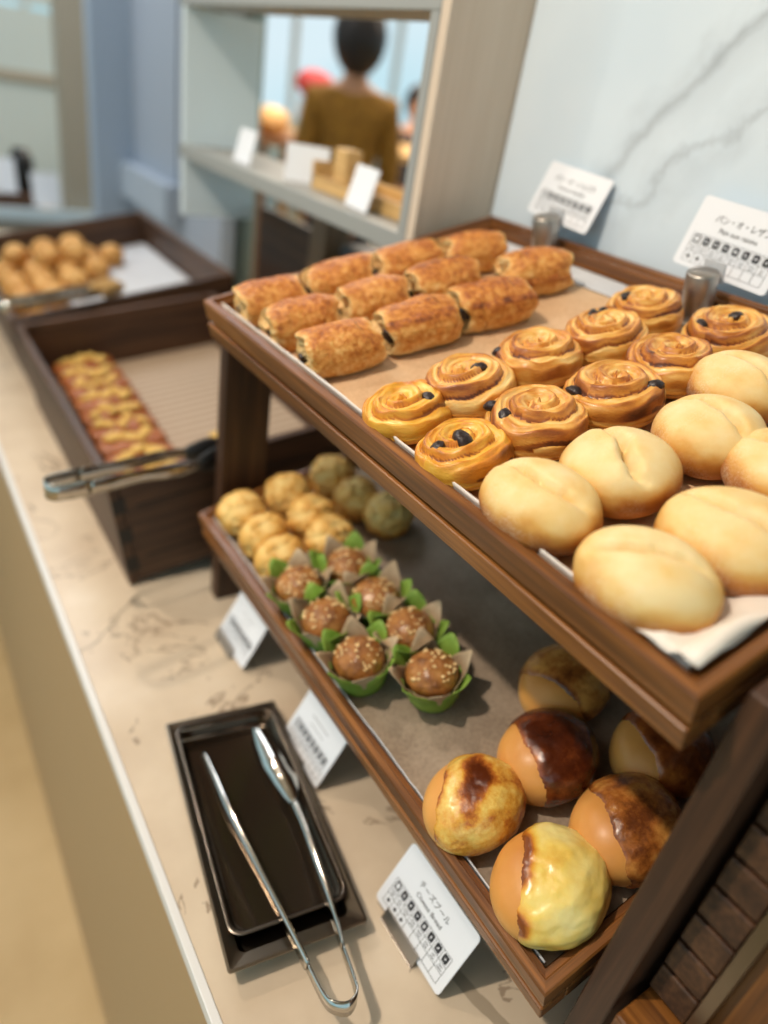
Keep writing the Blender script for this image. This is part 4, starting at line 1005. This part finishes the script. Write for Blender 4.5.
def figure(name, label, loc, face, height, top_mat, leg_mat, hair_len, arms, wide=.88):
    """one skinned body from joint chain; clothing shells follow the torso and legs"""
    t = empty(name, loc, label, 'person'); t.rotation_euler = (0, 0, face); k = height/1.72
    def skin(nm, joints, edges, mat, root=0, lv=2):
        me = bpy.data.meshes.new(nm); me.from_pydata([tuple(Vector(j[0])*k) for j in joints], edges, []); me.update()
        o = bpy.data.objects.new(nm, me); col.objects.link(o); o.parent = t
        o.modifiers.new('skin', 'SKIN')
        if not me.skin_vertices:
            try: me.skin_vertices.new()
            except Exception: pass
        sv = me.skin_vertices[0].data
        for i, j in enumerate(joints): sv[i].radius = (j[1]*k, (j[2] if len(j) > 2 else j[1])*k)
        sv[root].use_root = True
        md = o.modifiers.new('sub', 'SUBSURF'); md.levels = lv; md.render_levels = lv
        me.materials.append(mat); return o
    J = [((0, 0, .92), .13, .10), ((0, 0, 1.10), .12, .09), ((0, 0, 1.30), .145, .10), ((0, 0, 1.41), .11, .08), ((0, .01, 1.48), .052), ((0, .015, 1.56), .075, .085), ((0, .01, 1.66), .075, .085)]
    E_ = [(i, i+1) for i in range(6)]
    for s_ in (-1, 1):
        b = len(J); J += [((s_*.10, 0, .86), .085), ((s_*.11, .01, .48), .055), ((s_*.11, -.02, .09), .04), ((s_*.115, .10, .035), .032)]
        E_ += [(0, b), (b, b+1), (b+1, b+2), (b+2, b+3)]
        b = len(J); J += [((s_*.175, 0, 1.39), .055)]+[((s_*p[0], p[1], p[2]), p[3]) for p in arms]
        E_ += [(3, b)]+[(b+i, b+i+1) for i in range(len(arms))]
        h = len(J)-1; hx, hy, hz = J[h][0]
        for q in range(4):
            J += [((hx+s_*(.012-.010*q), hy+.055, hz-.02+.002*q), .009), ((hx+s_*(.012-.010*q), hy+.085-.006*abs(q-1), hz-.045), .0075)]; n = len(J); E_ += [(h, n-2), (n-2, n-1)]
        J += [((hx-s_*.03, hy+.03, hz-.01), .010)]; E_ += [(h, len(J)-1)]
    skin('body', J, E_, M['skin'])
    # jumper
    Jt = [((0, 0, .95), .165, .125), ((0, 0, 1.12), .150, .115), ((0, 0, 1.30), .175, .125), ((0, 0, 1.41), .135, .098), ((0, .005, 1.455), .075, .07)]
    Et = [(0, 1), (1, 2), (2, 3), (3, 4)]
    for s_ in (-1, 1):
        b = len(Jt); Jt += [((s_*.18, 0, 1.385), .075)]+[((s_*p[0], p[1], p[2]), p[3]+.022) for p in arms[:-1]]; Et += [(3, b)]+[(b+i, b+i+1) for i in range(len(arms)-1)]
    skin('jumper', Jt, Et, top_mat)
    Jl = [((0, 0, .95), .145, .115)]; El = []
    for s_ in (-1, 1):
        b = len(Jl); Jl += [((s_*.10, 0, .84), .105), ((s_*.11, .01, .48), .075), ((s_*.11, -.02, .12), .06)]; El += [(0, b), (b, b+1), (b+1, b+2)]
    skin('trousers', Jl, El, leg_mat)
    # bobbed hair: cap over the skull, open at the face (+Y)
    def hf(th, ph):
        x, y, z = math.sin(ph)*math.cos(th), math.sin(ph)*math.sin(th), math.cos(ph)
        fr = max(0, y)*(1 if z < .35 else 0)
        r = 1+.03*N(x*3, y*3, z*3, 1, 4)
        return (.128*k*x*r, (.126*y*r*(1-.55*fr)-.006)*k, (1.640+(.128*z if z > 0 else hair_len*z)*r)*k, .5)
    link_mesh('hair', blob(40, 26, hf), M['hair'], t)
    # face: nose, eyes
    mb = MB(); mb.lathe([(.001, .0), (.012*k, .02*k), (.009*k, .045*k)], 10, (0, .098*k, 1.575*k)); mb.build('nose', M['skin'], t, True)
    for s_ in (-1, 1):
        e = MB().lathe([(.001, -.008*k), (.010*k, 0), (.001, .008*k)], 12, (s_*.03*k, .092*k, 1.615*k)).build('eye', M['hair'], t, True)
    t.scale = (wide, wide, 1); return t
figure('person', 'person with a black bob and mustard jumper standing with their back turned beyond the opening', (1.93, 3.25, -.9), -.45, 1.82, M['mustard'], M['navy'], .15, [(.23, .0, 1.12, .042), (.20, .10, .92, .032), (.17, .16, .88, .03)])
figure('person', 'distant person in dark clothes to the right of the mustard jumper', (3.55, 5.02, -.9), 2.6, 1.60, M['navy'], M['navy'], .13, [(.23, .0, 1.12, .042), (.18, .12, .95, .032), (.12, .2, .95, .03)])
